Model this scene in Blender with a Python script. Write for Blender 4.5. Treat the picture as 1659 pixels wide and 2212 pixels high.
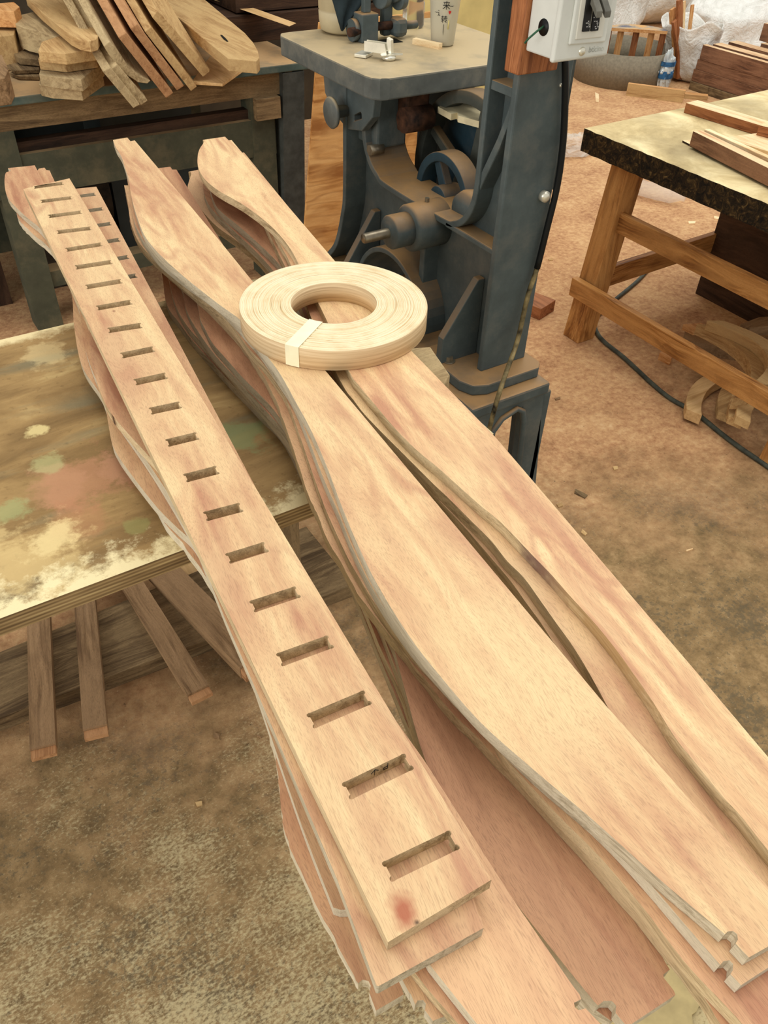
import bpy, bmesh, math, random
import numpy as np
from mathutils import Vector, Matrix
from mathutils.geometry import tessellate_polygon

for o in list(bpy.data.objects): bpy.data.objects.remove(o)
SC = bpy.context.scene
COL = SC.collection
random.seed(7)

# ------------------------------------------------------------------ camera
FPX, CX, CY, HC = 1750.0, 829.5, 1106.0, 1.6
def unit(v): v = np.array(v, float); return v/np.linalg.norm(v)
_dn = unit([747-CX, 3058-CY, FPX]); _zw = -_dn
_a = unit(np.array([1, 0, 0])-_dn*_dn[0]); _b = np.cross(_zw, _a)
_xw = math.cos(.5647)*_a+math.sin(.5647)*_b
R_ = np.stack([_xw, np.cross(_zw, _xw), _zw])
CAM = np.array([0, 0, HC])
cd = bpy.data.cameras.new('camera'); cam = bpy.data.objects.new('camera', cd); COL.objects.link(cam)
cd.sensor_fit = 'VERTICAL'; cd.sensor_height = 24; cd.lens = FPX*24/2212; cd.clip_start = .02; cd.clip_end = 100
_r, _u, _f = R_@np.array([1, 0, 0]), R_@np.array([0, -1, 0]), R_@np.array([0, 0, 1])
cam.matrix_world = Matrix([[_r[i], _u[i], -_f[i], CAM[i]] for i in range(3)]+[[0, 0, 0, 1]])
SC.camera = cam

# ------------------------------------------------------------------ light
SC.view_settings.view_transform = 'Standard'; SC.view_settings.look = 'None'
SC.view_settings.exposure = -0.17; SC.view_settings.gamma = 1.0
W = bpy.data.worlds.new('daylight'); SC.world = W; W.use_nodes = True
W.node_tree.nodes['Background'].inputs[0].default_value = (1.0, .975, .93, 1)
W.node_tree.nodes['Background'].inputs[1].default_value = 0.84
def area(name, loc, tgt, sx, sy, e, c):
    d = bpy.data.lights.new(name, 'AREA'); d.shape = 'RECTANGLE'; d.size = sx; d.size_y = sy; d.energy = e; d.color = c
    o = bpy.data.objects.new(name, d); COL.objects.link(o); o.location = loc
    o.rotation_euler = (Vector(tgt)-Vector(loc)).to_track_quat('-Z', 'Y').to_euler(); return o
area('skylight', (1.6, .9, 6.0), (1.0, 1.0, 0), 3.6, 3.6, 150, (1, .965, .90))
area('left_fill_light', (-4.5, .2, 2.3), (0.5, 1.2, .8), 3.0, 2.6, 150, (1, .98, .94))  # fill lamp added to brighten left-facing edges, no doorway there
area('skylight', (4.8, 3.6, 4.8), (4.4, 3.3, 0), 3.4, 3.4, 120, (1, .975, .92))

# ------------------------------------------------------------------ pixel ray to point on a plane of the workshop
def ray(px, py): return R_@np.array([px-CX, py-CY, FPX])
def PZ(px, py, z): d = ray(px, py); return CAM+d*(z-HC)/d[2]
def PX(px, py, x): d = ray(px, py); return CAM+d*x/d[0]
def PY(px, py, y): d = ray(px, py); return CAM+d*y/d[1]

# ------------------------------------------------------------------ materials
def lin(c):
    return tuple(((v/255)/12.92 if v <= 10 else ((v/255+.055)/1.055)**2.4) for v in c)+(1,)
class Mat:
    def __init__(s, name, rough=.6, metal=0):
        s.m = bpy.data.materials.new(name); s.m.use_nodes = True; s.t = s.m.node_tree
        s.b = s.t.nodes['Principled BSDF']; s.b.inputs['Roughness'].default_value = rough; s.b.inputs['Metallic'].default_value = metal
        s.b.inputs['Specular IOR Level'].default_value = .25
    def n(s, typ, **k):
        x = s.t.nodes.new(typ)
        for a, v in k.items(): setattr(x, a, v)
        return x
    def l(s, a, b): s.t.links.new(a, b)
    def coord(s, scale=(1, 1, 1), rnd=True, kind='Object'):
        tc = s.n('ShaderNodeTexCoord'); mp = s.n('ShaderNodeMapping'); mp.inputs['Scale'].default_value = scale
        if rnd:
            oi = s.n('ShaderNodeObjectInfo'); mm = s.n('ShaderNodeMath', operation='MULTIPLY'); mm.inputs[1].default_value = 37
            s.l(oi.outputs['Random'], mm.inputs[0]); va = s.n('ShaderNodeVectorMath', operation='ADD')
            s.l(tc.outputs[kind], va.inputs[0]); s.l(mm.outputs[0], va.inputs[1]); s.l(va.outputs[0], mp.inputs[0])
        else: s.l(tc.outputs[kind], mp.inputs[0])
        return mp.outputs[0]
    def noise(s, vec, scale, detail=4, rough=.55, dist=0):
        x = s.n('ShaderNodeTexNoise'); x.inputs['Scale'].default_value = scale; x.inputs['Detail'].default_value = detail
        x.inputs['Roughness'].default_value = rough; x.inputs['Distortion'].default_value = dist; s.l(vec, x.inputs['Vector']); return x.outputs['Fac']
    def ramp(s, fac, stops):
        x = s.n('ShaderNodeValToRGB'); e = x.color_ramp.elements
        while len(e) < len(stops): e.new(.5)
        for el, (p, c) in zip(e, stops): el.position = p; el.color = c if len(c) == 4 else lin(c)
        s.l(fac, x.inputs[0]); return x.outputs[0]
    def mix(s, fac, a, b, mode='MIX'):
        x = s.n('ShaderNodeMix', data_type='RGBA', blend_type=mode)
        for sock, v in ((x.inputs[0], fac), (x.inputs[6], a), (x.inputs[7], b)):
            if hasattr(v, 'is_output'): s.l(v, sock)
            elif isinstance(v, (int, float)): sock.default_value = v
            else: sock.default_value = v if len(v) == 4 else lin(v)
        return x.outputs[2]
    def math(s, op, a, b=0):
        x = s.n('ShaderNodeMath', operation=op)
        for sock, v in ((x.inputs[0], a), (x.inputs[1], b)):
            if hasattr(v, 'is_output'): s.l(v, sock)
            else: sock.default_value = v
        return x.outputs[0]
    def bump(s, fac, strength, dist=.002):
        x = s.n('ShaderNodeBump'); x.inputs['Strength'].default_value = strength; x.inputs['Distance'].default_value = dist
        s.l(fac, x.inputs['Height']); s.l(x.outputs[0], s.b.inputs['Normal'])
    def col(s, c):
        if hasattr(c, 'is_output'): s.l(c, s.b.inputs['Base Color'])
        else: s.b.inputs['Base Color'].default_value = c if len(c) == 4 else lin(c)
        return s.m
_cache = {}
BW, WT, BK = (1, 1, 1, 1), (1, 1, 1, 1), (0, 0, 0, 1)
def wood(kind, axis='x'):
    key = (kind, axis)
    if key in _cache: return _cache[key]
    # name: (dark, mid, light, stripe strength, across frequency, pore strength, roughness)
    T = dict(
        veneer=((188, 138, 106), (213, 173, 130), (232, 203, 154), .6, 7, .32, .5),
        veneer_pink=((178, 126, 96), (204, 158, 120), (222, 184, 140), .55, 7, .34, .5),  # unsanded under boards, with part of their shade put into the colour
        veneer_red=((150, 102, 74), (180, 130, 98), (202, 156, 118), .55, 7, .34, .5),
        core=((150, 128, 94), (192, 168, 128), (214, 192, 152), .14, 60, .3, .75),
        core_grey=((160, 146, 120), (194, 180, 152), (208, 196, 170), .08, 60, .3, .8),
        mdf=((176, 136, 86), (204, 166, 112), (220, 184, 132), .06, 12, .10, .85),
        block=((158, 122, 78), (188, 152, 102), (204, 172, 120), .2, 30, .25, .8),
        block_red=((144, 100, 64), (176, 128, 86), (192, 146, 102), .2, 30, .25, .8),
        block_grey=((140, 118, 84), (176, 152, 112), (196, 174, 132), .12, 40, .35, .85),
        walnut=((84, 56, 40), (124, 86, 62), (150, 110, 82), .5, 26, .35, .6),
        walnut_light=((196, 150, 108), (222, 184, 138), (238, 208, 164), .25, 24, .2, .6),
        pine=((168, 104, 50), (204, 146, 88), (222, 174, 118), .5, 40, .15, .6),
        pine_pale=((216, 172, 118), (240, 208, 158), (250, 228, 184), .3, 30, .15, .6),
        cedar=((104, 58, 32), (150, 92, 54), (176, 116, 74), .6, 50, .15, .6),
        bench=((120, 74, 34), (168, 114, 58), (196, 144, 84), .45, 24, .25, .5),
        old=((84, 66, 44), (122, 100, 70), (150, 126, 90), .5, 26, .5, .85),
        dark=((36, 24, 16), (58, 40, 28), (80, 58, 42), .4, 20, .4, .7),
        stick=((104, 78, 52), (142, 112, 78), (164, 132, 96), .45, 22, .4, .7),
        plyface=((150, 96, 46), (196, 140, 78), (218, 168, 106), .75, 7, .12, .7),
    )[kind]
    dk, md, lt, st, fr, po, ro = T
    M = Mat(kind+'_wood', ro)
    ax = 'xyz'.index(axis)
    def sc(al, ac): v = [ac, ac, ac]; v[ax] = al; return tuple(v)
    tc = M.n('ShaderNodeTexCoord'); oi0 = M.n('ShaderNodeObjectInfo'); m37 = M.math('MULTIPLY', oi0.outputs['Random'], 37)
    va = M.n('ShaderNodeVectorMath', operation='ADD'); M.l(tc.outputs['Object'], va.inputs[0]); M.l(m37, va.inputs[1])
    def mp(vec, scl):
        x = M.n('ShaderNodeMapping'); x.inputs['Scale'].default_value = scl; M.l(vec, x.inputs[0]); return x.outputs[0]
    dn = M.n('ShaderNodeTexNoise'); dn.inputs['Scale'].default_value = 1; dn.inputs['Detail'].default_value = 2; M.l(mp(va.outputs[0], sc(2.6, 9)), dn.inputs['Vector'])
    ds = M.n('ShaderNodeVectorMath', operation='SUBTRACT'); M.l(dn.outputs['Color'], ds.inputs[0]); ds.inputs[1].default_value = (.5, .5, .5)
    dm = M.n('ShaderNodeVectorMath', operation='MULTIPLY'); M.l(ds.outputs[0], dm.inputs[0]); dm.inputs[1].default_value = sc(.1, .06)
    dv = M.n('ShaderNodeVectorMath', operation='ADD'); M.l(va.outputs[0], dv.inputs[0]); M.l(dm.outputs[0], dv.inputs[1]); V = dv.outputs[0]
    g = M.math('ADD', M.math('MULTIPLY', M.noise(mp(V, sc(1.6, fr*1.3)), 1.5, 5, .55, .6), .6), M.math('MULTIPLY', M.noise(mp(V, sc(4, fr*9)), 1, 4, .6), .4))
    c = M.ramp(g, [(.40, dk), (.5, md), (.60, lt)])
    big = M.noise(mp(V, sc(1.3, 5)), 1.5, 2, .5)                      # cathedral contours
    rings = M.math('SINE', M.math('MULTIPLY', big, 95), 0)
    rr = M.ramp(M.math('ADD', M.math('MULTIPLY', rings, .5), .5), [(.45, (0, 0, 0, 1)), (1, (1, 1, 1, 1))])
    rk = M.ramp(M.noise(mp(V, sc(1.2, 6)), 1.3, 3), [(.42, (.1, .1, .1, 1)), (.6, (1, 1, 1, 1))])
    c = M.mix(M.math('MULTIPLY', M.math('MULTIPLY', rr, rk), st), c, dk)
    mot = M.noise(mp(V, sc(3.5, 9)), 1.0, 4, .55)
    c = M.mix(M.ramp(mot, [(.42, (0, 0, 0, 1)), (.64, (.75, .75, .75, 1))]), c, lt)
    p = M.noise(mp(V, sc(100, 1500)), 1.0, 2, .5)
    c = M.mix(M.math('MULTIPLY', M.ramp(p, [(.5, (0, 0, 0, 1)), (.66, (1, 1, 1, 1))]), po), c, tuple(v*.72 for v in dk))
    oi = M.n('ShaderNodeObjectInfo'); hv = M.n('ShaderNodeHueSaturation')
    M.l(M.math('ADD', M.math('MULTIPLY', oi.outputs['Random'], .16), .92), hv.inputs['Value']); M.l(c, hv.inputs['Color'])
    M.bump(p, .12, .0006)
    _cache[key] = M.col(hv.outputs[0]); return _cache[key]
def plain(name, rgb, rough=.5, metal=0, var=.12, scale=30, bump=0):
    if name in _cache: return _cache[name]
    M = Mat(name, rough, metal); f = M.noise(M.coord((1, 1, 1)), scale, 5)
    d = tuple(v*(1-var*1.6) for v in rgb); h = tuple(min(255, v*(1+var)) for v in rgb)
    c = M.ramp(f, [(.3, d), (.7, h)])
    if bump: M.bump(f, bump, .002)
    _cache[name] = M.col(c); return _cache[name]
def dusty(name, rgb, dust=(150, 118, 78), amount=.85, rough=.5, lo=.25, hi=.9):
    """painted cast iron; sawdust has settled on surfaces that look upwards"""
    if name in _cache: return _cache[name]
    M = Mat(name, rough)
    v = M.coord((1, 1, 1), rnd=False)
    f = M.noise(v, 14, 6, .65); c = M.ramp(f, [(.3, tuple(x*.86 for x in rgb)), (.7, tuple(min(255, x*1.1) for x in rgb))])
    ge = M.n('ShaderNodeNewGeometry'); sx = M.n('ShaderNodeSeparateXYZ'); M.l(ge.outputs['Normal'], sx.inputs[0])
    up = M.ramp(sx.outputs[2], [(lo, (0, 0, 0, 1)), (hi, (1, 1, 1, 1))])
    dn = M.ramp(M.noise(v, 9, 5, .6), [(.28, (.45, .45, .45, 1)), (.55, (1, 1, 1, 1))])
    film = M.ramp(M.noise(v, 7, 6, .7), [(.5, (0, 0, 0, 1)), (.8, (.2, .2, .2, 1))])
    k = M.math('MAXIMUM', M.math('MULTIPLY', M.math('MULTIPLY', up, dn), amount), film)
    c = M.mix(k, c, dust); M.bump(M.noise(v, 60, 3), .25, .002)
    _cache[name] = M.col(c); return _cache[name]

IRON = dusty('iron_paint', (80, 90, 90), (164, 128, 84), .95)
IRON_TOP = dusty('iron_table', (92, 96, 92), (190, 170, 132), .95, .5)
IRON_BLUE = dusty('blue_iron_paint', (40, 62, 72))
TEAL = dusty('old_teal_paint', (84, 102, 96), (190, 156, 112), .95, .7)
GREEN = dusty('drab_green_paint', (76, 78, 62), (170, 140, 100), .7, .7, .6, .95)
GREY = plain('grey_paint', (70, 74, 70), .6)
STEEL = plain('bare_steel', (150, 140, 120), .35, .7)
CHROME = plain('nickel', (226, 222, 204), .3, .6, .05)
BLACK = plain('black_rubber', (16, 18, 18), .45)
WHITE = plain('white_enamel', (214, 216, 208), .35, 0, .03, 12)
CHARC = plain('black_plastic', (28, 28, 28), .4)
CABLE = plain('worn_cable', (104, 92, 62), .6, 0, .5, 40)
FLEX = plain('grey_flex', (72, 76, 66), .6, 0, .2)
PAPER = plain('masking_tape', (246, 240, 205), .7, 0, .03)
COPPER = plain('green_wire', (52, 96, 70), .5)

def m_floor():
    M = Mat('concrete_and_sawdust', .9); v = M.coord((1, 1, 1), rnd=False)
    a = M.noise(v, 5, 9, .68, .2); b = M.noise(v, 44, 8, .74); c = M.noise(v, 1.1, 4, .55); gr = M.noise(v, 130, 3, .6)
    tc = M.n('ShaderNodeTexCoord'); sx = M.n('ShaderNodeSeparateXYZ'); M.l(tc.outputs['Object'], sx.inputs[0])
    nf = M.noise(v, 75, 7, .72); nm = M.noise(v, 20, 6, .65); nc = M.noise(v, 2.6, 4, .55); n2 = M.noise(M.coord((1, 1.6, 1), rnd=False), 110, 6, .7)
    conc = M.ramp(M.math('ADD', M.math('MULTIPLY', nm, .6), M.math('MULTIPLY', nf, .4)), [(.38, (112, 92, 62)), (.5, (144, 118, 80)), (.62, (172, 144, 102))])
    dk_ = M.ramp(M.math('ADD', M.math('MULTIPLY', nf, .6), M.math('MULTIPLY', nc, .5)), [(.56, (0, 0, 0, 1)), (.62, (.75, .75, .75, 1))]); conc = M.mix(dk_, conc, (94, 84, 64))
    worn = M.math('SUBTRACT', M.math('MULTIPLY', M.math('SUBTRACT', 1.0, sx.outputs[1]), .16), M.math('MULTIPLY', M.math('MAXIMUM', M.math('SUBTRACT', sx.outputs[0], .6), 0), .16))          # feet have worn the front of the floor pale
    pl_ = M.ramp(M.math('ADD', worn, M.math('ADD', M.math('MULTIPLY', n2, .55), M.math('MULTIPLY', M.noise(v, 3.4, 5, .6), .45))), [(.52, (0, 0, 0, 1)), (.62, (.8, .8, .8, 1))]); conc = M.mix(pl_, conc, (204, 188, 144))
    dust = M.ramp(M.math('ADD', M.math('MULTIPLY', b, .6), M.math('MULTIPLY', a, .4)), [(.34, (140, 96, 66)), (.45, (184, 138, 98)), (.55, (208, 166, 120)), (.68, (226, 194, 148))])
    # sawdust lies thick round the machines at the back and right, thin in front
    far = M.math('ADD', M.math('MULTIPLY', sx.outputs[1], .42), M.math('MULTIPLY', sx.outputs[0], .06))
    k = M.math('ADD', far, M.math('ADD', M.math('MULTIPLY', c, 1.1), M.math('MULTIPLY', a, .8)))
    f = M.ramp(M.math('MULTIPLY', k, .5), [(.66, (0, 0, 0, 1)), (.90, (1, 1, 1, 1))])
    col = M.mix(f, conc, dust)
    col = M.mix(M.ramp(gr, [(.66, (0, 0, 0, 1)), (.74, (.55, .55, .55, 1))]), col, (226, 206, 166))
    col = M.mix(M.ramp(M.noise(v, 70, 2), [(.70, (0, 0, 0, 1)), (.76, (.6, .6, .6, 1))]), col, (70, 58, 42))
    M.bump(M.math('ADD', M.math('MULTIPLY', b, .7), M.math('MULTIPLY', gr, .3)), .4, .010)
    return M.col(col)
def m_tabletop():
    M = Mat('worn_painted_board', .55); v = M.coord((1, 1, 1), rnd=False); vs = M.coord((1.5, 5, 1), rnd=False)
    a = M.noise(vs, 2.2, 7, .62, .5); c = M.ramp(a, [(.3, (112, 88, 52)), (.45, (138, 110, 68)), (.58, (164, 134, 86)), (.72, (196, 170, 116))])
    c = M.mix(M.ramp(M.noise(v, 90, 4), [(.6, (0, 0, 0, 1)), (.75, (.6, .6, .6, 1))]), c, (104, 80, 46))
    g = M.ramp(M.noise(M.coord((1.2, 6, 1), rnd=False), 2.0, 4), [(.56, (0, 0, 0, 1)), (.7, (.7, .7, .7, 1))]); c = M.mix(g, c, (118, 116, 92))
    tc = M.n('ShaderNodeTexCoord'); sp = M.n('ShaderNodeSeparateXYZ'); M.l(tc.outputs['Object'], sp.inputs[0])
    def blob(x, y, r, colr, amt, sy=1, base=c):
        dx = M.math('SUBTRACT', sp.outputs[0], x); dy = M.math('MULTIPLY', M.math('SUBTRACT', sp.outputs[1], y), sy)
        d = M.math('SQRT', M.math('ADD', M.math('MULTIPLY', dx, dx), M.math('MULTIPLY', dy, dy)))
        d = M.math('ADD', M.math('DIVIDE', d, r), M.math('MULTIPLY', M.math('SUBTRACT', M.noise(v, 16, 6, .7), .5), 3.2))
        return M.mix(M.math('MULTIPLY', M.ramp(d, [(.55, (1, 1, 1, 1)), (.95, (0, 0, 0, 1))]), amt), base, colr)
    for px, py, r, cl, am in ((200, 1035, .075, (186, 134, 100), .6), (120, 1050, .05, (186, 138, 104), .5), (265, 1010, .05, (190, 142, 108), .5), (180, 1120, .05, (180, 126, 90), .4),
                              (25, 1100, .03, (158, 166, 112), .6), (108, 1000, .025, (176, 174, 120), .6), (290, 1135, .018, (150, 150, 90), .5), (520, 942, .05, (130, 140, 92), .7),
                              (110, 770, .05, (226, 204, 150), .45), (80, 930, .018, (244, 226, 160), .6), (60, 1210, .08, (226, 200, 140), .5), (100, 1170, .04, (238, 218, 160), .5)):
        p = PZ(px, py, .86); c = blob(p[0], p[1], r, cl, am, 1, c)
    # pale bare chips along the worn front edge
    e = M.math('SUBTRACT', M.math('ADD', sp.outputs[1], M.math('MULTIPLY', M.math('SUBTRACT', M.noise(v, 22, 8, .75), .5), .30)), .760)
    c = M.mix(M.ramp(M.math('MULTIPLY', e, 20), [(0, (.9, .9, .9, 1)), (.9, (0, 0, 0, 1))]), c, (240, 226, 178))
    e2 = M.math('SUBTRACT', 1.398, M.math('ADD', sp.outputs[1], M.math('MULTIPLY', M.math('SUBTRACT', M.noise(v, 22, 8, .75), .5), .10)))
    c = M.mix(M.ramp(M.math('MULTIPLY', e2, 20), [(0, (.9, .9, .9, 1)), (.5, (0, 0, 0, 1))]), c, (238, 222, 172))
    M.bump(M.noise(v, 40, 6, .7), .3, .003); return M.col(c)
def m_plyedge(name='ply_edge', tone=1.0):
    M = Mat(name, .8); v = M.coord((1, 1, 1), rnd=False)
    tc = M.n('ShaderNodeTexCoord'); sp = M.n('ShaderNodeSeparateXYZ'); M.l(tc.outputs['Object'], sp.inputs[0])
    w = M.math('SINE', M.math('MULTIPLY', sp.outputs[2], 1100)); s_ = M.noise(M.coord((4, 4, 60), rnd=False), 2, 4)
    k = M.math('ADD', M.math('MULTIPLY', w, .12), s_)
    return M.col(M.ramp(k, [(.3, tuple(x*tone for x in (104, 82, 54))), (.55, tuple(x*tone for x in (150, 124, 86))), (.8, tuple(x*tone for x in (196, 172, 124)))]))
def m_benchtop():
    M = Mat('sawn_slab_top', .8); v = M.coord((1, 1, 1), rnd=False)
    a = M.noise(v, 5, 8, .68, .5); c = M.ramp(a, [(.3, (158, 138, 96)), (.5, (206, 186, 138)), (.66, (238, 222, 174))])
    c = M.mix(M.ramp(M.noise(v, 2.2, 4), [(.5, (0, 0, 0, 1)), (.68, (.7, .7, .7, 1))]), c, (160, 146, 112))
    M.bump(M.noise(v, 40, 6, .7), .35, .003); return M.col(c)
def m_ragged():
    M = Mat('ragged_fibre_edge', .95); v = M.coord((1, 1, 1), rnd=False)
    a = M.noise(v, 42, 9, .75, 1.2); c = M.ramp(a, [(.36, (18, 14, 8)), (.5, (58, 44, 24)), (.6, (110, 84, 46)), (.72, (190, 160, 100))])
    M.bump(a, 1.0, .02); return M.col(c)
def m_coil():
    M = Mat('oak_edging_face', .6); tc = M.n('ShaderNodeTexCoord'); sp = M.n('ShaderNodeSeparateXYZ'); M.l(tc.outputs['Object'], sp.inputs[0])
    r = M.math('SQRT', M.math('ADD', M.math('MULTIPLY', sp.outputs[0], sp.outputs[0]), M.math('MULTIPLY', sp.outputs[1], sp.outputs[1])))
    v = M.coord((1, 1, 1), rnd=False)
    r2 = M.math('ADD', r, M.math('MULTIPLY', M.noise(v, 10, 2), .010))
    cb = M.n('ShaderNodeCombineXYZ'); M.l(M.math('MULTIPLY', r2, 460), cb.inputs[0])
    lay = M.noise(cb.outputs[0], 1, 3, .6); br = M.noise(v, 26, 4, .6)
    k = M.math('ADD', M.math('MULTIPLY', lay, .75), M.math('MULTIPLY', br, .3))
    c = M.ramp(k, [(.32, (150, 116, 78)), (.42, (222, 196, 150)), (.54, (244, 228, 190)), (.75, (252, 242, 214))])
    M.bump(lay, .4, .002); return M.col(c)
def m_sack():
    M = Mat('woven_plastic', .5); v = M.coord((1, 1, 1)); a = M.noise(v, 9, 6, .6, 1.0)
    c = M.ramp(a, [(.3, (222, 222, 214)), (.6, (246, 246, 240))]); M.bump(M.math('ADD', a, M.math('MULTIPLY', M.noise(v, 18, 3, .5, 2), .5)), .75, .025); return M.col(c)
def m_clear(name, rgb, alpha_rough=.15, trans=.9):
    M = Mat(name, alpha_rough); M.b.inputs['Transmission Weight'].default_value = trans; M.b.inputs['IOR'].default_value = 1.2; return M.col(rgb)
FLOOR, TABLETOP, PLYEDGE, BENCHTOP, RAGGED, COIL, SACK = m_floor(), m_tabletop(), m_plyedge(), m_benchtop(), m_ragged(), m_coil(), m_sack()

# ------------------------------------------------------------------ mesh helpers
def poly_area(p): return sum(p[i][0]*p[(i+1) % len(p)][1]-p[(i+1) % len(p)][0]*p[i][1] for i in range(len(p)))/2
class MB:
    def __init__(s): s.v = []; s.f = []; s.mi = []; s.sm = []
    def add(s, vs, fs, mi=0, sm=False):
        b = len(s.v); s.v += [tuple(map(float, q)) for q in vs]; s.f += [tuple(b+i for i in q) for q in fs]
        s.mi += ([mi]*len(fs) if isinstance(mi, int) else list(mi)); s.sm += [sm]*len(fs); return s
    def box(s, x0, x1, y0, y1, z0, z1, mi=0):
        vs = [(x, y, z) for z in (z0, z1) for y in (y0, y1) for x in (x0, x1)]
        return s.add(vs, [(0, 2, 3, 1), (4, 5, 7, 6), (0, 1, 5, 4), (2, 6, 7, 3), (0, 4, 6, 2), (1, 3, 7, 5)], mi)
    def hexa(s, bot, top, mi=0):
        return s.add(list(bot)+list(top), [(3, 2, 1, 0), (4, 5, 6, 7), (0, 1, 5, 4), (1, 2, 6, 5), (2, 3, 7, 6), (3, 0, 4, 7)], mi)
    def prism(s, outer, a0, a1, axis='z', holes=(), cap=0, side=0):
        """outline in the two axes other than `axis`, extruded from a0 to a1"""
        def P(u, v, a):
            return {'z': (u, v, a), 'y': (u, a, v), 'x': (a, u, v)}[axis]
        o = [tuple(q[:2]) for q in outer]
        if poly_area(o) < 0: o = o[::-1]
        hs = []
        for h in holes:
            h = [tuple(q[:2]) for q in h]; hs.append(h[::-1] if poly_area(h) > 0 else h)
        loops = [o]+hs; flat = [q for L in loops for q in L]; n = len(flat)
        tri = tessellate_polygon([[Vector((q[0], q[1], 0)) for q in L] for L in loops])
        fs = []; mi = []
        lo, hi = min(a0, a1), max(a0, a1)
        flip = axis == 'y'
        for t in tri:
            ar = poly_area([flat[i] for i in t]); t = t if ar > 0 else t[::-1]
            fs.append(tuple(i+n for i in t)); fs.append(tuple(t[::-1])); mi += [cap, cap]
        b = 0
        for L in loops:
            m = len(L)
            for i in range(m):
                j = (i+1) % m; fs.append((b+i, b+j, b+j+n, b+i+n)); mi.append(side)
            b += m
        if flip: fs = [q[::-1] for q in fs]
        return s.add([P(*q, lo) for q in flat]+[P(*q, hi) for q in flat], fs, mi)
    def tube(s, pts, r, n=10, mi=0, caps=True):
        pts = [Vector(p) for p in pts]; k = len(pts); rs = r if isinstance(r, (list, tuple)) else [r]*k
        vs = []; fs = []; up = None
        for i, p in enumerate(pts):
            d = (pts[min(i+1, k-1)]-pts[max(i-1, 0)]).normalized()
            if up is None: up = d.orthogonal().normalized()
            u = (up-d*up.dot(d)).normalized(); up = u; w = d.cross(u)
            vs += [p+(u*math.cos(2*math.pi*j/n)+w*math.sin(2*math.pi*j/n))*rs[i] for j in range(n)]
        for i in range(k-1):
            for j in range(n): fs.append((i*n+j, i*n+(j+1) % n, (i+1)*n+(j+1) % n, (i+1)*n+j))
        s.add(vs, fs, mi, True)
        if caps: s.add(vs[:n], [tuple(range(n))[::-1]], mi); s.add(vs[-n:], [tuple(range(n))], mi)
        return s
    def cyl(s, p0, p1, r, n=20, mi=0): return s.tube([p0, p1], r, n, mi)
    def lathe(s, prof, c, axis='z', n=48, mi=0, close=False, a0=0, a1=2*math.pi, sm=True):
        """profile of (radius, height) pairs turned about an axis through c"""
        def P(r, h, t):
            u, v = r*math.cos(t), r*math.sin(t)
            return {'z': (c[0]+u, c[1]+v, c[2]+h), 'x': (c[0]+h, c[1]+u, c[2]+v), 'y': (c[0]+v, c[1]+h, c[2]+u)}[axis]
        full = abs(a1-a0-2*math.pi) < 1e-6; m = n if full else n+1; k = len(prof)
        vs = [P(r, h, a0+(a1-a0)*i/n) for i in range(m) for r, h in prof]; fs = []
        for i in range(n):
            i2 = (i+1) % m
            for j in range(k if close else k-1):
                j2 = (j+1) % k; fs.append((i*k+j, i2*k+j, i2*k+j2, i*k+j2))
        return s.add(vs, fs, mi, sm)
    def ribbon(s, path, t, a0, a1, axis='x', mi=0, closed=False):
        """strip of thickness t following a path, extruded across an axis"""
        p = [Vector((q[0], q[1])) for q in path]; n = len(p); L = []; Rr = []
        for i in range(n):
            d = (p[(i+1) % n if closed else min(i+1, n-1)]-p[(i-1) % n if closed else max(i-1, 0)]).normalized(); nn = Vector((-d.y, d.x))
            L.append(p[i]+nn*t/2); Rr.append(p[i]-nn*t/2)
        for i in range(n if closed else n-1):
            j = (i+1) % n; s.prism([L[i], L[j], Rr[j], Rr[i]], a0, a1, axis, cap=mi, side=mi)
        return s
    def build(s, name, mats, parent=None, origin=None, rot=0, bevel=0, seg=2, smooth=False, weld=True):
        V = np.array(s.v)
        if origin is None: mn, mx = V.min(0), V.max(0); origin = ((mn[0]+mx[0])/2, (mn[1]+mx[1])/2, mn[2])
        O = np.array(origin, float); c, sn = math.cos(-rot), math.sin(-rot); L = V-O
        L = np.stack([c*L[:, 0]-sn*L[:, 1], sn*L[:, 0]+c*L[:, 1], L[:, 2]], 1)
        me = bpy.data.meshes.new(name); me.from_pydata([tuple(q) for q in L], [], s.f)
        mats = mats if isinstance(mats, (list, tuple)) else [mats]
        ext = L.max(0)-L.min(0); ax = 'xyz'[int(np.argmax(ext))]
        for m in mats: me.materials.append(wood(m, ax) if isinstance(m, str) else m)
        for p, mi, sm in zip(me.polygons, s.mi, s.sm): p.material_index = mi; p.use_smooth = sm or smooth
        bm = bmesh.new(); bm.from_mesh(me)
        if weld: bmesh.ops.remove_doubles(bm, verts=bm.verts, dist=1e-5)
        bmesh.ops.recalc_face_normals(bm, faces=bm.faces)
        bm.to_mesh(me); bm.free(); me.update()
        o = bpy.data.objects.new(name, me); COL.objects.link(o)
        pl = np.array(parent.location) if parent else np.zeros(3)
        o.location = tuple(O-pl); o.rotation_euler = (0, 0, rot)
        if parent: o.parent = parent
        if bevel:
            b = o.modifiers.new('bevel', 'BEVEL'); b.width = bevel; b.segments = seg; b.limit_method = 'ANGLE'; b.angle_limit = math.radians(40)
        return o
def tag(o, label, cat=None, group=None, kind=None):
    o['label'] = label
    if cat: o['category'] = cat
    if group: o['group'] = group
    if kind: o['kind'] = kind
    return o
def thing(name, loc, label, cat, group=None):
    o = bpy.data.objects.new(name, None); COL.objects.link(o); o.location = loc; o.empty_display_size = .05
    return tag(o, label, cat, group)
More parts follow.
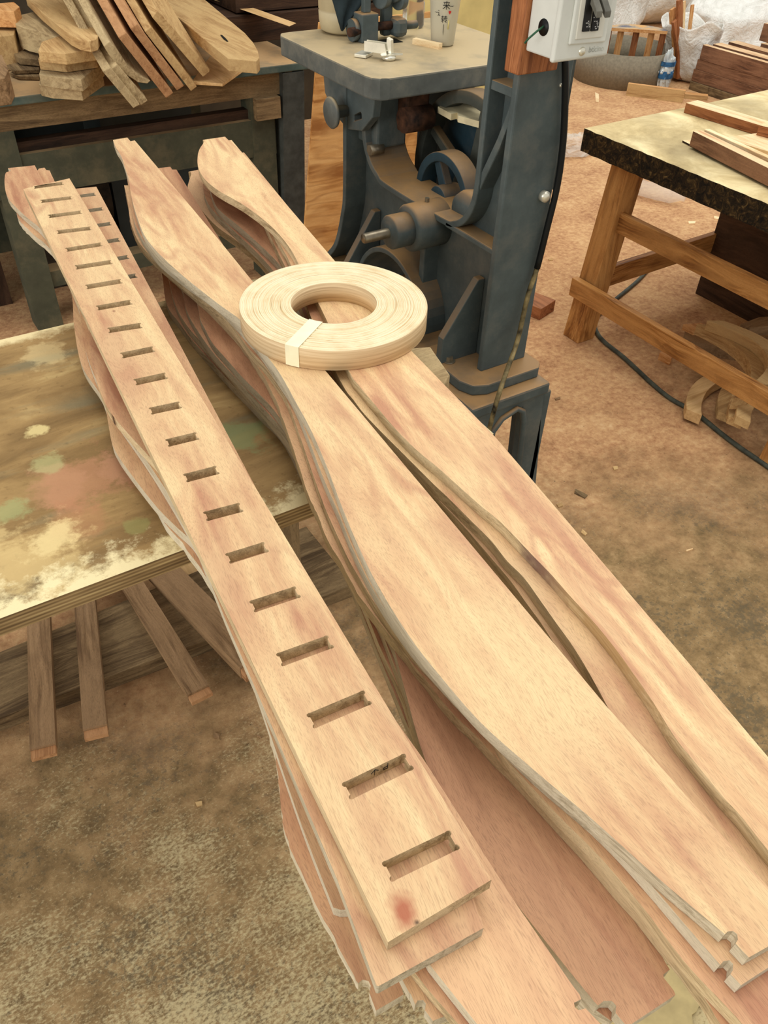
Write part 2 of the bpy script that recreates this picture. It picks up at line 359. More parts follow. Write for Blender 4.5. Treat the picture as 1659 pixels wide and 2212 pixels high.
def catmull(p, n=5):
    p = [np.array(q, float) for q in p]; out = []
    P = [2*p[0]-p[1]]+p+[2*p[-1]-p[-2]]
    for i in range(1, len(P)-2):
        a, b, c, d = P[i-1:i+3]
        for k in range(n):
            t = k/n; out.append(.5*((2*b)+(c-a)*t+(2*a-5*b+4*c-d)*t*t+(3*b-a-3*c+d)*t**3))
    return out+[p[-1]]
def arc(cx, cy, r, a0, a1, n=12): return [(cx+r*math.cos(a0+(a1-a0)*i/n), cy+r*math.sin(a0+(a1-a0)*i/n)) for i in range(n+1)]
R = math.radians

# ================================================================== SETTING
f = MB().box(-4, 12, -3, 14, -.1, 0).build('floor', FLOOR, origin=(0, 0, 0)); f['kind'] = 'structure'
w = MB().box(-1.5, 2.9, 4.9, 4.96, 0, 2.6).build('wall_left', plain('dark_wall', (64, 56, 44), .8, 0, .2, 5)); w['kind'] = 'structure'
w = MB().box(2.0, 2.84, 3.42, 3.46, 0, 2.6).build('wall_back', plain('yellow_wall_paint', (214, 196, 130), .8, 0, .06, 6)); w['kind'] = 'structure'

# ================================================================== WORK TABLE UNDER THE BOARDS
T0 = .86
tb = thing('work_table', (.1, 1.08, 0), 'low work table with a paint-stained worn plywood top carrying the wavy boards', 'table')
top = MB().prism([(-.62, .757), (.705, .752), (.728, 1.402), (-.62, 1.405)], T0-.028, T0, cap=0, side=1)
top.build('table_top', [TABLETOP, PLYEDGE], tb, origin=(0, 0, T0))
for x in (-.5, .56):
    MB().box(x, x+.07, 1.30, 1.37, .0455, T0-.028).build('leg', 'old', tb)
MB().box(-.43, .56, 1.32, 1.36, T0-.13, T0-.028).build('apron', 'old', tb)
blk = MB().prism([PZ(880, 752, .905)[:2], PZ(930, 748, .905)[:2], PZ(972, 808, .905)[:2], PZ(960, 832, .905)[:2], (.56, .885), (.56, .975)], T0, .905)
tag(blk.build('timber_batten', 'block_grey', bevel=.003), 'rough grey timber batten lying across the table under the right-hand boards', 'timber')

# ================================================================== WAVY BOARDS AND SLOTTED RAILS
TH = .0155
def lv(k): return T0+k*TH
def board(name, label, k, left, right, face='veneer', edge='core', straight_left=False, ends=None, holes=(), cat='board', group=None, rag=0):
    z = lv(k)
    L = [PZ(x, y, z)[:2] for x, y in left]; Rr = [PZ(x, y, z)[:2] for x, y in right]
    L = L if straight_left else catmull(L); 
    if rag: L = [q+np.array([random.uniform(-rag, rag), 0]) for q in L]
    L = [np.array(q) for q in L]; Rr = [np.array(q) for q in Rr]
    tail = [PZ(x, y, z)[:2] for x, y in ends] if isinstance(ends, (list, tuple)) else []
    out = L+tail+Rr[::-1]
    mb = MB().prism(out, z-TH+.0002, z-.0002, 'z', holes, 0, 1)
    d = (Rr[-1]+L[-1]-Rr[0]-L[0]); rot = math.atan2(-d[1], -d[0]); c = (Rr[-1]+L[-1]+Rr[0]+L[0])/4
    o = mb.build(name, [wood(face, 'x'), wood(edge, 'x')], None, (c[0], c[1], z-TH), rot)
    tag(o, label, cat, group); return o
def off(pts, dx, dy=0): return [(x+dx, y+dy) for x, y in pts]

# --- slotted rails (left)
_z = lv(8)
s7, s6, s5 = 440/1659, 420/1327, 380/1557
def A(ox, oy, s, pts): return [(ox+x*s, oy+y*s) for x, y in pts]
TL = A(0, 220, s7, [(275, 683), (336, 797), (398, 918), (470, 1045), (540, 1188), (618, 1330), (702, 1488), (790, 1658), (885, 1838)])
TR = A(0, 220, s7, [(500, 652), (572, 768), (650, 885), (728, 1015), (812, 1145), (893, 1288), (972, 1443), (1052, 1612), (1135, 1800)])
TL += A(140, 600, s6, [(385, 510), (477, 690), (582, 885), (695, 1100), (818, 1337), (955, 1595), (1105, 1880)])
TR += A(140, 600, s6, [(590, 468), (675, 648), (770, 845), (885, 1055), (1020, 1285), (1180, 1537), (1347, 1805)])
TL += A(440, 1180, s5, [(418, 480), (655, 945), (925, 1480), (1238, 2090)])
TR += A(440, 1180, s5, [(795, 357), (1080, 792), (1400, 1280), (1760, 1840)])
TL += [(829, 1861)]; TR += [(967, 1795)]
def slot(a, b, w=.0165, e=.0022):
    """mortise outline with small round router reliefs at both ends of the short sides"""
    a = np.array(a); b = np.array(b); u = unit(b-a); n = np.array([u[1], -u[0]])
    pr = [(.0024, 0), (.0004, -.0004), (-e*.75, .0002), (-e, e*.8), (-e*.7, e*1.6), (0, e*2), (0, w-e*2), (-e*.7, w-e*1.6), (-e, w-e*.8), (-e*.75, w-.0002), (.0004, w+.0004), (.0024, w)]
    return [a+u*x+n*y for x, y in pr]+[b-u*x+n*y for x, y in pr[::-1]]
holes = [slot(PZ(*a, _z)[:2], PZ(*b, _z)[:2]) for a, b in zip(TL, TR)]
L1 = board('slotted_rail', 'top slotted rail of pale veneered board with a full row of cut mortises', 8,
           [(50, 408), (838, 2035)], [(150, 385), (1062, 1900)], 'veneer', 'core', True, 'straight', holes, 'rail')
_p = PZ(780, 1710, _z-.006)
pm = MB()
for st in ([(0, 0, 0), (.0035, 0, .006), (.007, 0, .001)], [(.0035, 0, .006), (.0032, 0, -.006)], [(.016, 0, .007), (.016, 0, -.004), (.012, 0, -.004), (.012, 0, 0), (.016, 0, .001)]):
    a, b = PZ(*TL[19], _z), PZ(*TR[19], _z); u = unit(b-a)
    pm.tube([a+u*(.026+q[0])+np.array([u[1], -u[0], 0])*.0004+np.array([0, 0, q[2]*.7-.0075]) for q in st], .0003, 5)
o = pm.build('pencil_mark', CHARC); o.parent = L1; o.matrix_parent_inverse = Matrix.LocRotScale(L1.location, L1.rotation_euler.to_quaternion(), None).inverted()
def stain(o, pts, slot_i=0):
    """knots and stains that belong to one board, in its own coordinates"""
    m = o.data.materials[slot_i].copy(); o.data.materials[slot_i] = m; nt = m.node_tree
    b = nt.nodes['Principled BSDF']; src = b.inputs['Base Color'].links[0].from_socket
    inv = (Matrix.Translation(o.location) @ Matrix.Rotation(o.rotation_euler.z, 4, 'Z')).inverted()
    tc = nt.nodes.new('ShaderNodeTexCoord'); ns = nt.nodes.new('ShaderNodeTexNoise'); ns.inputs['Scale'].default_value = 90; nt.links.new(tc.outputs['Object'], ns.inputs['Vector'])
    for p, ra, rb_, colr, amt in pts:
        q = inv @ Vector(p)
        mp = nt.nodes.new('ShaderNodeMapping'); mp.inputs['Scale'].default_value = (1/ra, 1/rb_, 1/.05); mp.inputs['Location'].default_value = (-q.x/ra, -q.y/rb_, -q.z/.05)
        ln = nt.nodes.new('ShaderNodeVectorMath'); ln.operation = 'LENGTH'; nt.links.new(tc.outputs['Object'], mp.inputs[0]); nt.links.new(mp.outputs[0], ln.inputs[0])
        ad = nt.nodes.new('ShaderNodeMath'); ad.operation = 'MULTIPLY_ADD'; nt.links.new(ns.outputs[0], ad.inputs[0]); ad.inputs[1].default_value = .9; nt.links.new(ln.outputs['Value'], ad.inputs[2])
        rp = nt.nodes.new('ShaderNodeValToRGB'); rp.color_ramp.elements[0].position = .7; rp.color_ramp.elements[0].color = (amt, amt, amt, 1); rp.color_ramp.elements[1].position = 1.5; rp.color_ramp.elements[1].color = (0, 0, 0, 1)
        sc_ = nt.nodes.new('ShaderNodeMath'); sc_.operation = 'MULTIPLY'; sc_.inputs[1].default_value = .6; nt.links.new(ad.outputs[0], sc_.inputs[0]); rp.color_ramp.elements[0].position = .42; rp.color_ramp.elements[1].position = .95
        nt.links.new(sc_.outputs[0], rp.inputs[0])
        mx = nt.nodes.new('ShaderNodeMix'); mx.data_type = 'RGBA'; nt.links.new(rp.outputs[0], mx.inputs[0]); nt.links.new(src, mx.inputs[6]); mx.inputs[7].default_value = lin(colr); src = mx.outputs[2]
    nt.links.new(src, b.inputs['Base Color'])
stain(L1, [(PZ(873, 1972, _z), .017, .012, (166, 84, 58), .85), (PZ(900, 2000, _z-.006), .003, .003, (50, 34, 22), .9), (PZ(246, 672, _z), .004, .003, (150, 104, 76), .8)])
_z2 = lv(7)
h2 = []
vis = A(0, 220, s7, [(762, 740), (822, 858), (887, 978), (957, 1108), (1027, 1248), (1093, 1398)])
for i, (x, y) in enumerate(vis):
    r = PZ(x, y, _z2)[:2]; u = unit(PZ(1045, 2004, _z2)[:2]-PZ(813, 2129, _z2)[:2]); ln = [.066, .066, .066, .064, .062, .058][i]
    h2.append(slot(r-u*ln, r))
L2 = board('slotted_rail', 'lower slotted rail showing its right edge and notched near end under the top rail', 7,
           [(118, 412), (484, 1331), (601, 1600), (729, 1901), (813, 2129)], [(208, 403), (1024, 1943)], 'veneer_pink', 'core_grey', True,
           [(818, 2130), (1045, 2004), (1040, 1982), (1034, 1975)], h2, 'rail')

# --- straight board and wavy boards under the rails
board('veneered_board', 'straight-sided veneered board under the slotted rails with a notched right near corner', 6,
      [(90, 430), (520, 1250), (927, 2082), (1033, 2215), (1090, 2290)], [(145, 424), (540, 1120), (915, 1640), (1110, 1945), (1238, 2130)], 'veneer_pink', 'core_grey', True,
      [(1310, 2225), (1265, 2178), (1250, 2182), (1242, 2176), (1240, 2166), (1256, 2158), (1252, 2148)])
board('wavy_board', 'wavy board with a knot in its edge curving out left of the slotted rail', 5,
      [(88, 430), (130, 560), (187, 695), (194, 752), (206, 815), (225, 866), (244, 898), (282, 942), (317, 980), (349, 1018), (420, 1130), (500, 1290), (640, 1600), (790, 1940), (898, 2103), (990, 2212), (1020, 2250)],
      [(140, 425), (470, 1010), (720, 1450), (900, 1780), (1100, 2200)], 'veneer_pink', 'core', ends=[(1060, 2240)])
board('wavy_board', 'wavy board whose thin edge line bulges second-furthest left beside the top rail', 4,
      [(92, 440), (128, 560), (170, 666), (178, 727), (191, 777), (215, 835), (260, 910), (340, 1030), (440, 1190), (580, 1490), (720, 1820), (865, 2108), (888, 2148)],
      [(142, 436), (450, 1000), (690, 1450), (840, 1750), (985, 2120)], 'veneer_pink', 'core_grey',
      ends=[(897, 2170), (902, 2161), (914, 2160), (920, 2168), (918, 2182), (935, 2205), (1000, 2180)])
board('wavy_board', 'wavy board bulging furthest left on the table beside the top slotted rail', 3,
      [(92, 445), (122, 540), (153, 628), (159, 695), (167, 752), (175, 784), (187, 809), (210, 841), (240, 890), (330, 1020), (430, 1190), (520, 1350), (650, 1590), (760, 1800), (830, 1920)],
      [(140, 440), (430, 1000), (660, 1450), (800, 1750), (880, 1900)], 'veneer_pink', 'core_grey')
board('wavy_board', 'wavy board with rounded far end projecting at upper left past the slotted rail', 2,
      [(17, 363), (23, 369), (12, 374), (10, 399), (16, 425), (33, 446), (61, 472), (90, 497), (135, 560), (175, 690), (200, 800), (227, 879), (232, 904), (241, 954), (251, 977), (267, 1002), (305, 1053), (343, 1100), (381, 1138), (419, 1176), (457, 1252), (520, 1400), (640, 1750), (720, 1960)],
      [(75, 357), (410, 1000), (640, 1450), (860, 1960)], 'veneer_pink', 'core_grey', ends=[(735, 1965)])
board('wavy_board', 'lowest left-stack wavy board, its rough edge and notched end hanging over the floor', 1,
      [(84, 364), (50, 420), (37, 455), (39, 470), (50, 485), (76, 509), (119, 551), (190, 680), (260, 900), (343, 1106), (393, 1172), (457, 1265), (505, 1375), (560, 1500), (583, 1590), (597, 1650), (606, 1720), (614, 1790), (640, 1862), (690, 1968), (740, 2060), (770, 2118)],
      [(96, 362), (100, 367), (107, 368), (400, 1000), (620, 1440), (760, 1800), (872, 2148)], 'veneer_pink', 'core_grey',
      ends=[(774, 2124), (783, 2116), (796, 2119), (801, 2129), (798, 2144), (812, 2183)], rag=.0008)

# --- middle stack
M1L = [(244, 302), (250, 318), (262, 338), (272, 368), (278, 388), (284, 425), (295, 465), (312, 508), (338, 542), (372, 575), (410, 608), (470, 655), (520, 692), (545, 727), (578, 770), (608, 812), (640, 870), (670, 925), (705, 1005), (735, 1085), (770, 1170), (815, 1262), (885, 1375), (955, 1465), (1040, 1562), (1150, 1660), (1280, 1770), (1420, 1895), (1557, 2010)]
M1R = [(275, 297), (282, 305), (291, 303), (468, 512), (690, 785), (1310, 1525), (1659, 1915), (1690, 1950)]
board('wavy_board', 'pale top wavy board of the middle stack running under the coil', 8,
      M1L, M1R[:3]+M1R[3:], 'veneer', 'core_grey', ends=[(1566, 2018), (1572, 2012), (1584, 2011), (1593, 2018), (1594, 2030), (1589, 2038), (1618, 2068), (1720, 2010)])
board('wavy_board', 'second middle-stack wavy board, its notched near end just below the top board', 7,
      [(262, 330), (271, 367), (278, 407), (283, 443), (290, 479), (305, 511), (321, 533), (346, 562), (401, 606), (473, 659), (541, 732), (569, 766), (599, 812), (632, 864), (661, 933), (698, 1031), (732, 1109), (756, 1170), (785, 1233), (820, 1296), (864, 1362), (910, 1422), (1010, 1530), (1150, 1668), (1285, 1784), (1380, 1881), (1487, 2005), (1549, 2076)],
      [(280, 330), (420, 500), (650, 790), (1240, 1500), (1480, 1790), (1690, 2070)], 'veneer_pink', 'core_grey',
      ends=[(1556, 2084), (1563, 2076), (1576, 2074), (1584, 2082), (1583, 2096), (1578, 2104), (1601, 2128)])
board('wavy_board', 'third wavy board of the middle stack, pale edge leaving at lower right', 6,
      [(268, 400), (276, 434), (279, 461), (287, 495), (305, 530), (336, 562), (374, 593), (419, 629), (464, 665), (500, 702), (537, 752), (569, 786), (592, 818), (619, 862), (649, 945), (685, 1050), (705, 1104), (727, 1153), (751, 1204), (772, 1241), (808, 1301), (845, 1352), (886, 1402), (929, 1446), (1001, 1523), (1062, 1583), (1100, 1645), (1201, 1756), (1295, 1850), (1393, 1965), (1481, 2080), (1589, 2195), (1640, 2255)],
      [(290, 400), (420, 520), (640, 800), (1230, 1510), (1470, 1800), (1760, 2170)], 'veneer_pink', 'core', ends=[(1660, 2275)])
board('wavy_board', 'fourth wavy board of the middle stack with a rough fuzzy left edge above the floor', 5,
      [(272, 420), (278, 456), (282, 483), (292, 508), (314, 540), (345, 570), (383, 604), (428, 642), (487, 699), (523, 741), (551, 782), (578, 828), (599, 871), (615, 918), (641, 992), (668, 1072), (683, 1107), (707, 1163), (740, 1222), (782, 1296), (845, 1375), (890, 1432), (970, 1530), (1100, 1665), (1300, 1880), (1480, 2100), (1560, 2215)],
      [(300, 420), (420, 540), (640, 820), (1225, 1520), (1460, 1810), (1680, 2120)], 'veneer_pink', 'core', ends=[(1580, 2235)], rag=.0007)
board('wavy_board', 'reddish wavy board fanned below the middle stack with a broad notched near end', 4,
      [(334, 364), (345, 420), (380, 540), (415, 610), (426, 652), (432, 688), (443, 711), (459, 741), (487, 773), (523, 814), (569, 860), (595, 890), (624, 935), (680, 1060), (742, 1200), (800, 1310), (845, 1385), (872, 1480), (918, 1640), (985, 1765), (1080, 1905), (1200, 2060), (1285, 2165)],
      [(368, 360), (372, 366), (381, 366), (520, 590), (720, 900), (1000, 1350), (1250, 1760), (1382, 1975), (1438, 2080)], 'veneer_red', 'core_grey',
      ends=[(1292, 2172), (1304, 2162), (1322, 2162), (1331, 2172), (1330, 2188), (1355, 2218), (1459, 2149), (1456, 2140), (1434, 2112), (1433, 2105), (1447, 2094)])
board('wavy_board', 'wavy board one below the reddish fanned board, showing a curved sliver left of the coil', 3,
      [(338, 380), (350, 470), (380, 580), (395, 629), (400, 660), (411, 688), (432, 722), (466, 769), (520, 828), (575, 888), (625, 950), (700, 1105), (770, 1260), (816, 1344), (854, 1443), (893, 1545), (940, 1690), (1080, 1925), (1200, 2075), (1285, 2180)],
      [(362, 372), (520, 610), (720, 920), (1000, 1370), (1250, 1780), (1440, 2095)], 'veneer_red', 'core_grey', ends=[(1320, 2205)])
board('wavy_board', 'wavy board third from the bottom of the fanned middle boards beside the stained table top', 2,
      [(336, 400), (345, 500), (358, 570), (366, 608), (374, 644), (388, 678), (409, 710), (436, 740), (475, 783), (530, 846), (580, 902), (640, 985), (710, 1140), (782, 1300), (820, 1395), (873, 1515), (930, 1690), (1060, 1900), (1190, 2070), (1275, 2170)],
      [(360, 395), (520, 630), (720, 940), (1000, 1390), (1240, 1790), (1420, 2090)], 'veneer_red', 'core_grey', ends=[(1300, 2190)])
board('wavy_board', 'bottom wavy board of the middle stack lying directly on the stained table top', 1,
      [(325, 440), (338, 540), (351, 598), (356, 640), (365, 668), (386, 696), (409, 727), (441, 764), (500, 828), (560, 890), (615, 950), (680, 1090), (757, 1262), (792, 1348), (845, 1480), (905, 1620), (1050, 1900), (1180, 2070), (1265, 2175)],
      [(355, 430), (520, 650), (720, 960), (1000, 1410), (1230, 1800), (1410, 2095)], 'veneer_red', 'core_grey', ends=[(1290, 2190)])

# --- right stack
R1L = [(438, 302), (441, 306), (431, 322), (427, 338), (428, 360), (440, 384), (470, 410), (530, 445), (585, 488), (622, 530), (648, 575), (705, 690), (754, 801), (774, 831), (816, 881), (855, 927), (900, 972), (946, 1010), (992, 1051), (1038, 1092), (1084, 1130), (1150, 1199), (1190, 1240), (1233, 1289), (1284, 1345), (1331, 1403), (1367, 1453), (1410, 1515), (1457, 1591), (1497, 1641), (1562, 1721), (1600, 1762), (1659, 1836), (1720, 1900)]
board('wavy_board', 'top wavy board of the right stack with broad rounded far end, running under the coil', 8,
      R1L, [(486, 295), (494, 303), (500, 302), (515, 320), (893, 762), (1072, 946), (1500, 1446), (1800, 1802)], 'veneer', 'core')
board('wavy_board', 'second wavy board of the right stack, a pale strip along the top board edge', 7,
      [(525, 345), (545, 400), (573, 458), (594, 505), (612, 540), (628, 572), (690, 730), (740, 831), (763, 863), (786, 893), (820, 929), (850, 959), (889, 998), (935, 1044), (969, 1076), (1015, 1122), (1061, 1168), (1096, 1212), (1132, 1248), (1168, 1298), (1204, 1349), (1233, 1389), (1262, 1435), (1291, 1486), (1325, 1546), (1400, 1645), (1500, 1760), (1610, 1885), (1700, 1985)],
      [(512, 320), (520, 330), (527, 329), (900, 785), (1060, 955), (1480, 1455), (1770, 1810)], 'veneer', 'core')
board('wavy_board', 'third wavy board of the right stack, a narrow pink sliver beside the middle stack', 6,
      [(531, 360), (547, 420), (571, 480), (588, 518), (604, 552), (622, 590), (680, 735), (732, 840), (780, 905), (850, 980), (930, 1062), (1000, 1135), (1060, 1204), (1103, 1255), (1139, 1305), (1168, 1345), (1204, 1400), (1240, 1450), (1330, 1590), (1480, 1770), (1600, 1905)],
      [(525, 335), (900, 800), (1040, 960), (1460, 1460), (1740, 1810)], 'veneer_pink', 'core')
board('wavy_board', 'wavy board under the gap below the rounded top board, pale edge leftwards', 5,
      [(470, 362), (455, 385), (453, 404), (464, 439), (481, 460), (525, 496), (602, 569), (650, 640), (720, 830), (850, 1000), (960, 1110), (1060, 1230), (1147, 1335), (1230, 1450), (1330, 1600), (1480, 1790)],
      [(528, 345), (900, 815), (1020, 960), (1440, 1465), (1640, 1720)], 'veneer_red', 'core_grey')
board('wavy_board', 'wavy board just below the pale edge at the right stack far end', 4,
      [(455, 366), (440, 392), (439, 408), (445, 430), (462, 457), (505, 498), (580, 572), (640, 660), (720, 850), (850, 1020), (960, 1130), (1080, 1270), (1240, 1480)],
      [(520, 350), (890, 825), (1000, 960), (1330, 1360)], 'veneer_red', 'core_grey')
board('wavy_board', 'lowest right-stack wavy board with its pink far tip peeking out between stacks', 3,
      [(407, 371), (413, 374), (408, 392), (406, 407), (420, 432), (443, 463), (472, 492), (515, 523), (573, 576), (640, 690), (720, 870), (850, 1035), (1000, 1190)],
      [(440, 364), (850, 830), (985, 970), (1130, 1150)], 'veneer_pink', 'core')

for o in list(bpy.data.objects):
    lb_ = o.get('label', '')
    if lb_.startswith('top wavy board of the right stack'):
        stain(o, [(PZ(1150, 1203, lv(8)-.006), .035, .006, (92, 62, 66), .8), (PZ(1175, 1226, lv(8)-.005), .05, .008, (128, 96, 84), .7), (PZ(1320, 1400, lv(8)-.006), .11, .02, (176, 136, 84), .6), (PZ(504, 417, lv(8)-.006), .006, .012, (96, 74, 48), .9)], 1)
    if lb_.startswith('wavy board with a knot'):
        stain(o, [(PZ(246, 903, lv(5)-.005), .012, .01, (110, 76, 50), .9), (PZ(250, 906, lv(5)-.007), .003, .006, (44, 30, 20), .95)], 1)
# --- coil of edging
cz = lv(8); cc = np.array([PZ(x, y, cz+.033)[:2] for x, y in [(516, 665), (936, 665), (725, 563), (540, 610), (850, 590), (905, 625), (600, 740), (700, 752), (820, 745)]])
_A = np.c_[2*cc, np.ones(len(cc))]; _s = np.linalg.lstsq(_A, (cc**2).sum(1), rcond=None)[0]; crad = math.sqrt(_s[2]+_s[0]**2+_s[1]**2)
cpt = (_s[0], _s[1], cz)
hc = np.array([PZ(x, y, cz+.033)[:2] for x, y in [(642, 655), (726, 607), (815, 665), (770, 700), (690, 690)]])
rin = float(np.mean(np.linalg.norm(hc-np.array(cpt[:2]), axis=1)))
print('coil', cpt, crad, rin)
co = thing('edging_coil', cpt, 'flat coil of pale oak edging strip lying across the middle and right boards', 'coil')
ct = .032
m = MB(); rng = random.Random(3); nr = 30
prof = [(rin, .0005), (rin, ct)]
for i in range(1, nr):
    rr = rin+(crad-rin)*i/nr; hgt = ct+rng.uniform(-.0012, .0008); prof += [(rr-.0004, hgt), (rr, hgt-.0014 if i not in (6, 11) else hgt-.006), (rr+.0004+(.001 if i in (6, 11) else 0), hgt)]
prof += [(crad-.0006, ct), (crad, ct-.001), (crad, .001), (crad-.001, .0003)]
m.lathe(prof, cpt, 'z', 128, 0, True)
for i, q in enumerate(m.f):
    zz = [m.v[j][2]-cz for j in q]; rr = [math.hypot(m.v[j][0]-cpt[0], m.v[j][1]-cpt[1]) for j in q]
    if min(rr) > crad-.0015 or max(rr) < rin+1e-4: m.mi[i] = 1
M = Mat('oak_strip_side', .6); vv = M.coord((1, 1, 1), rnd=False); tc = M.n('ShaderNodeTexCoord'); mp = M.n('ShaderNodeMapping'); mp.inputs['Scale'].default_value = (6, 6, 220); M.l(tc.outputs['Object'], mp.inputs[0])
OAKS = M.col(M.ramp(M.noise(mp.outputs[0], 1, 5, .6), [(.3, (176, 146, 108)), (.5, (212, 184, 142)), (.7, (232, 208, 168))]))
m.build('strip_roll', [COIL, OAKS], co, origin=cpt)
a = PZ(688, 690, cz+ct)[:2]-np.array(cpt[:2]); ang = math.atan2(*(PZ(640, 738, cz+ct)[:2]-np.array(cpt[:2]))[::-1]); hw = .0105
tp = MB(); d = np.array([math.cos(ang), math.sin(ang)]); n = np.array([-d[1], d[0]]); C2 = np.array(cpt[:2])
def tq(r, h, s): q = C2+d*r+n*s*hw; return (q[0], q[1], cz+h)
pr = [(rin-.0008, .001), (rin-.0008, ct+.0012), (crad+.0010, ct+.0012), (crad+.0010, .001)]
pin = [(rin-.0002, .001), (rin-.0002, ct+.0006), (crad+.0002, ct+.0006), (crad+.0002, .001)]
def sag(r, s): return math.sqrt(max(r*r-hw*hw*s*s, 0))
vs = [tq(sag(r, s), h, s) for P_ in (pr, pin) for r, h in P_ for s in (-1, 0, 1)]
fs = []
for i in range(3):
    for j in range(2): fs.append((i*3+j, i*3+j+1, i*3+j+4, i*3+j+3)); fs.append((12+i*3+j, 12+i*3+j+3, 12+i*3+j+4, 12+i*3+j+1))
for i in range(3): fs.append((i*3, i*3+3, 12+i*3+3, 12+i*3)); fs.append((i*3+2, 12+i*3+2, 12+i*3+5, i*3+5))
fs += [(0, 12, 13, 1), (1, 13, 14, 2), (9, 10, 22, 21), (10, 11, 23, 22)]
tag(tp.add(vs, fs).build('tape_band', PAPER, co), 'white paper tape band')

# ================================================================== UNDER THE TABLE
def pz3(pts, z): return [PZ(x, y, z)[:2] for x, y in pts]
bp = pz3([(-60, 1575), (-60, 1450), (130, 1385), (420, 1235), (560, 1180), (700, 1120), (780, 1265), (560, 1390), (330, 1475)], .05)
tag(MB().prism([(-.55, 1.32), (-.55, 1.47), (.75, 1.50), (.75, 1.24)], 0, .045).build('old_plank', 'old', bevel=.004), 'rough weathered plank lying on the floor under the work table', 'plank')
def stick(label, near, far, w, zt, th=.022, ten=.02, ext=.2, group='loose slats under the work table'):
    nz = zt; a = PZ(*near, nz); b = PZ(*far, nz); u = unit(b-a); s_ = unit([u[1], -u[0], 0]); e = thing('wooden_slat', tuple(a-np.array([0, 0, th])), label, 'slat', group)
    L = np.linalg.norm(b-a); up = np.cross(s_, u)
    def bx(mb, t0, t1, hw_, d0, d1):
        q = lambda t, s, h: tuple(a+u*t+s_*s+up*h)
        return mb.hexa([q(t0, -hw_, d1), q(t1, -hw_, d1), q(t1, hw_, d1), q(t0, hw_, d1)], [q(t0, -hw_, d0), q(t1, -hw_, d0), q(t1, hw_, d0), q(t0, hw_, d0)])
    rot = math.atan2(u[1], u[0])
    bx(MB(), 0, L+ext, w/2, 0, -th).build('slat_body', wood('stick', 'x'), e, rot=rot, origin=tuple(a))
    bx(MB(), -ten, -.0005, w/2*.97, -.006, -th+.004).build('tenon', wood('block_red', 'x'), e, rot=rot, origin=tuple(a))
stick('leftmost of the loose slats poking out from under the work table', (92, 1612), (82, 1320), .052, .0675)
stick('second loose slat from the left under the work table', (205, 1570), (182, 1290), .050, .0675)
stick('slanting loose slat with a stepped end nearest the left stack of boards', (428, 1490), (270, 1235), .052, .0675, ext=.08)
stick('grey-edged slat under the table running off behind the slotted rail', (545, 1425), (350, 1225), .07, .0855, .04, ext=.02)
ch = MB().prism(pz3([(370, 1222), (440, 1200), (500, 1260), (450, 1255)], .02), .0, .012)
tag(ch.build('offcut', 'mdf', bevel=.001), 'flat pale offcut on the floor under the table beside the slats', 'offcut')
# pale jig board on the floor at the bottom edge
z_ = .012
jp = pz3([(1280, 2240), (1283, 2170), (1290, 2120), (1400, 2075), (1470, 2090), (1478, 2095), (1512, 2135), (1530, 2150), (1520, 2156), (1527, 2165), (1512, 2170), (1505, 2185), (1495, 2192), (1500, 2240)], z_)
tag(MB().prism(jp, 0.0, z_).build('jig_board', plain('olive_fibreboard', (176, 158, 112), .85, 0, .05), bevel=.001), 'pale fibreboard template with a stepped edge on the floor at the bottom of the picture', 'template')

# ================================================================== LEFT BACK BENCH
lb = thing('workbench', (.9, 3.4, 0), 'old dark green workbench at the back left heaped with curved wood offcuts', 'workbench')
MB().box(-.4, 1.60, 3.0, 3.95, .795, .822).build('bench_top', TEAL, lb, bevel=.004)
MB().box(-.4, 1.55, 3.03, 3.07, .715, .795).build('apron', 'old', lb)
MB().box(-.4, 1.47, 3.06, 3.10, .635, .668).build('rail', 'dark', lb)
MB().box(-.4, 1.46, 3.035, 3.10, .50, .635).build('rail', GREEN, lb)
MB().box(1.50, 1.53, 3.012, 3.05, .72, .795).build('bracket', 'mdf', lb)
for x in (.41, 1.36):
    MB().box(x, x+.095, 3.03, 3.12, 0, .715).build('leg', GREEN, lb)
    MB().box(x, x+.095, 3.8, 3.89, 0, .795).build('leg', GREEN, lb)
MB().box(1.37, 1.47, 3.0, 3.09, .64, .715).build('corner_block', 'old', lb)
MB().box(.45, 1.42, 3.04, 3.11, .155, .215).build('stretcher', GREEN, lb)
MB().box(.45, 1.42, 3.75, 3.82, .155, .215).build('stretcher', GREEN, lb)
tag(MB().hexa([(1.46, 3.02, 0), (1.56, 3.02, 0), (1.56, 3.09, 0), (1.46, 3.09, 0)], [(1.485, 3.0, .792), (1.575, 3.0, .792), (1.575, 3.08, .792), (1.485, 3.08, .792)]).build('steel_post', GREY), 'grey painted post standing at the right end of the back left bench', 'post')
tag(MB().box(.05, .38, 3.30, 3.33, 0, .55).build('leaning_board', 'dark'), 'dark board leaning behind the left leg of the back bench', 'board')
MB().box(-.4, 1.5, 3.93, 3.95, 0, .795).build('back_panel', plain('blue_grey_panel', (70, 78, 78), .7, 0, .1, 5), lb)
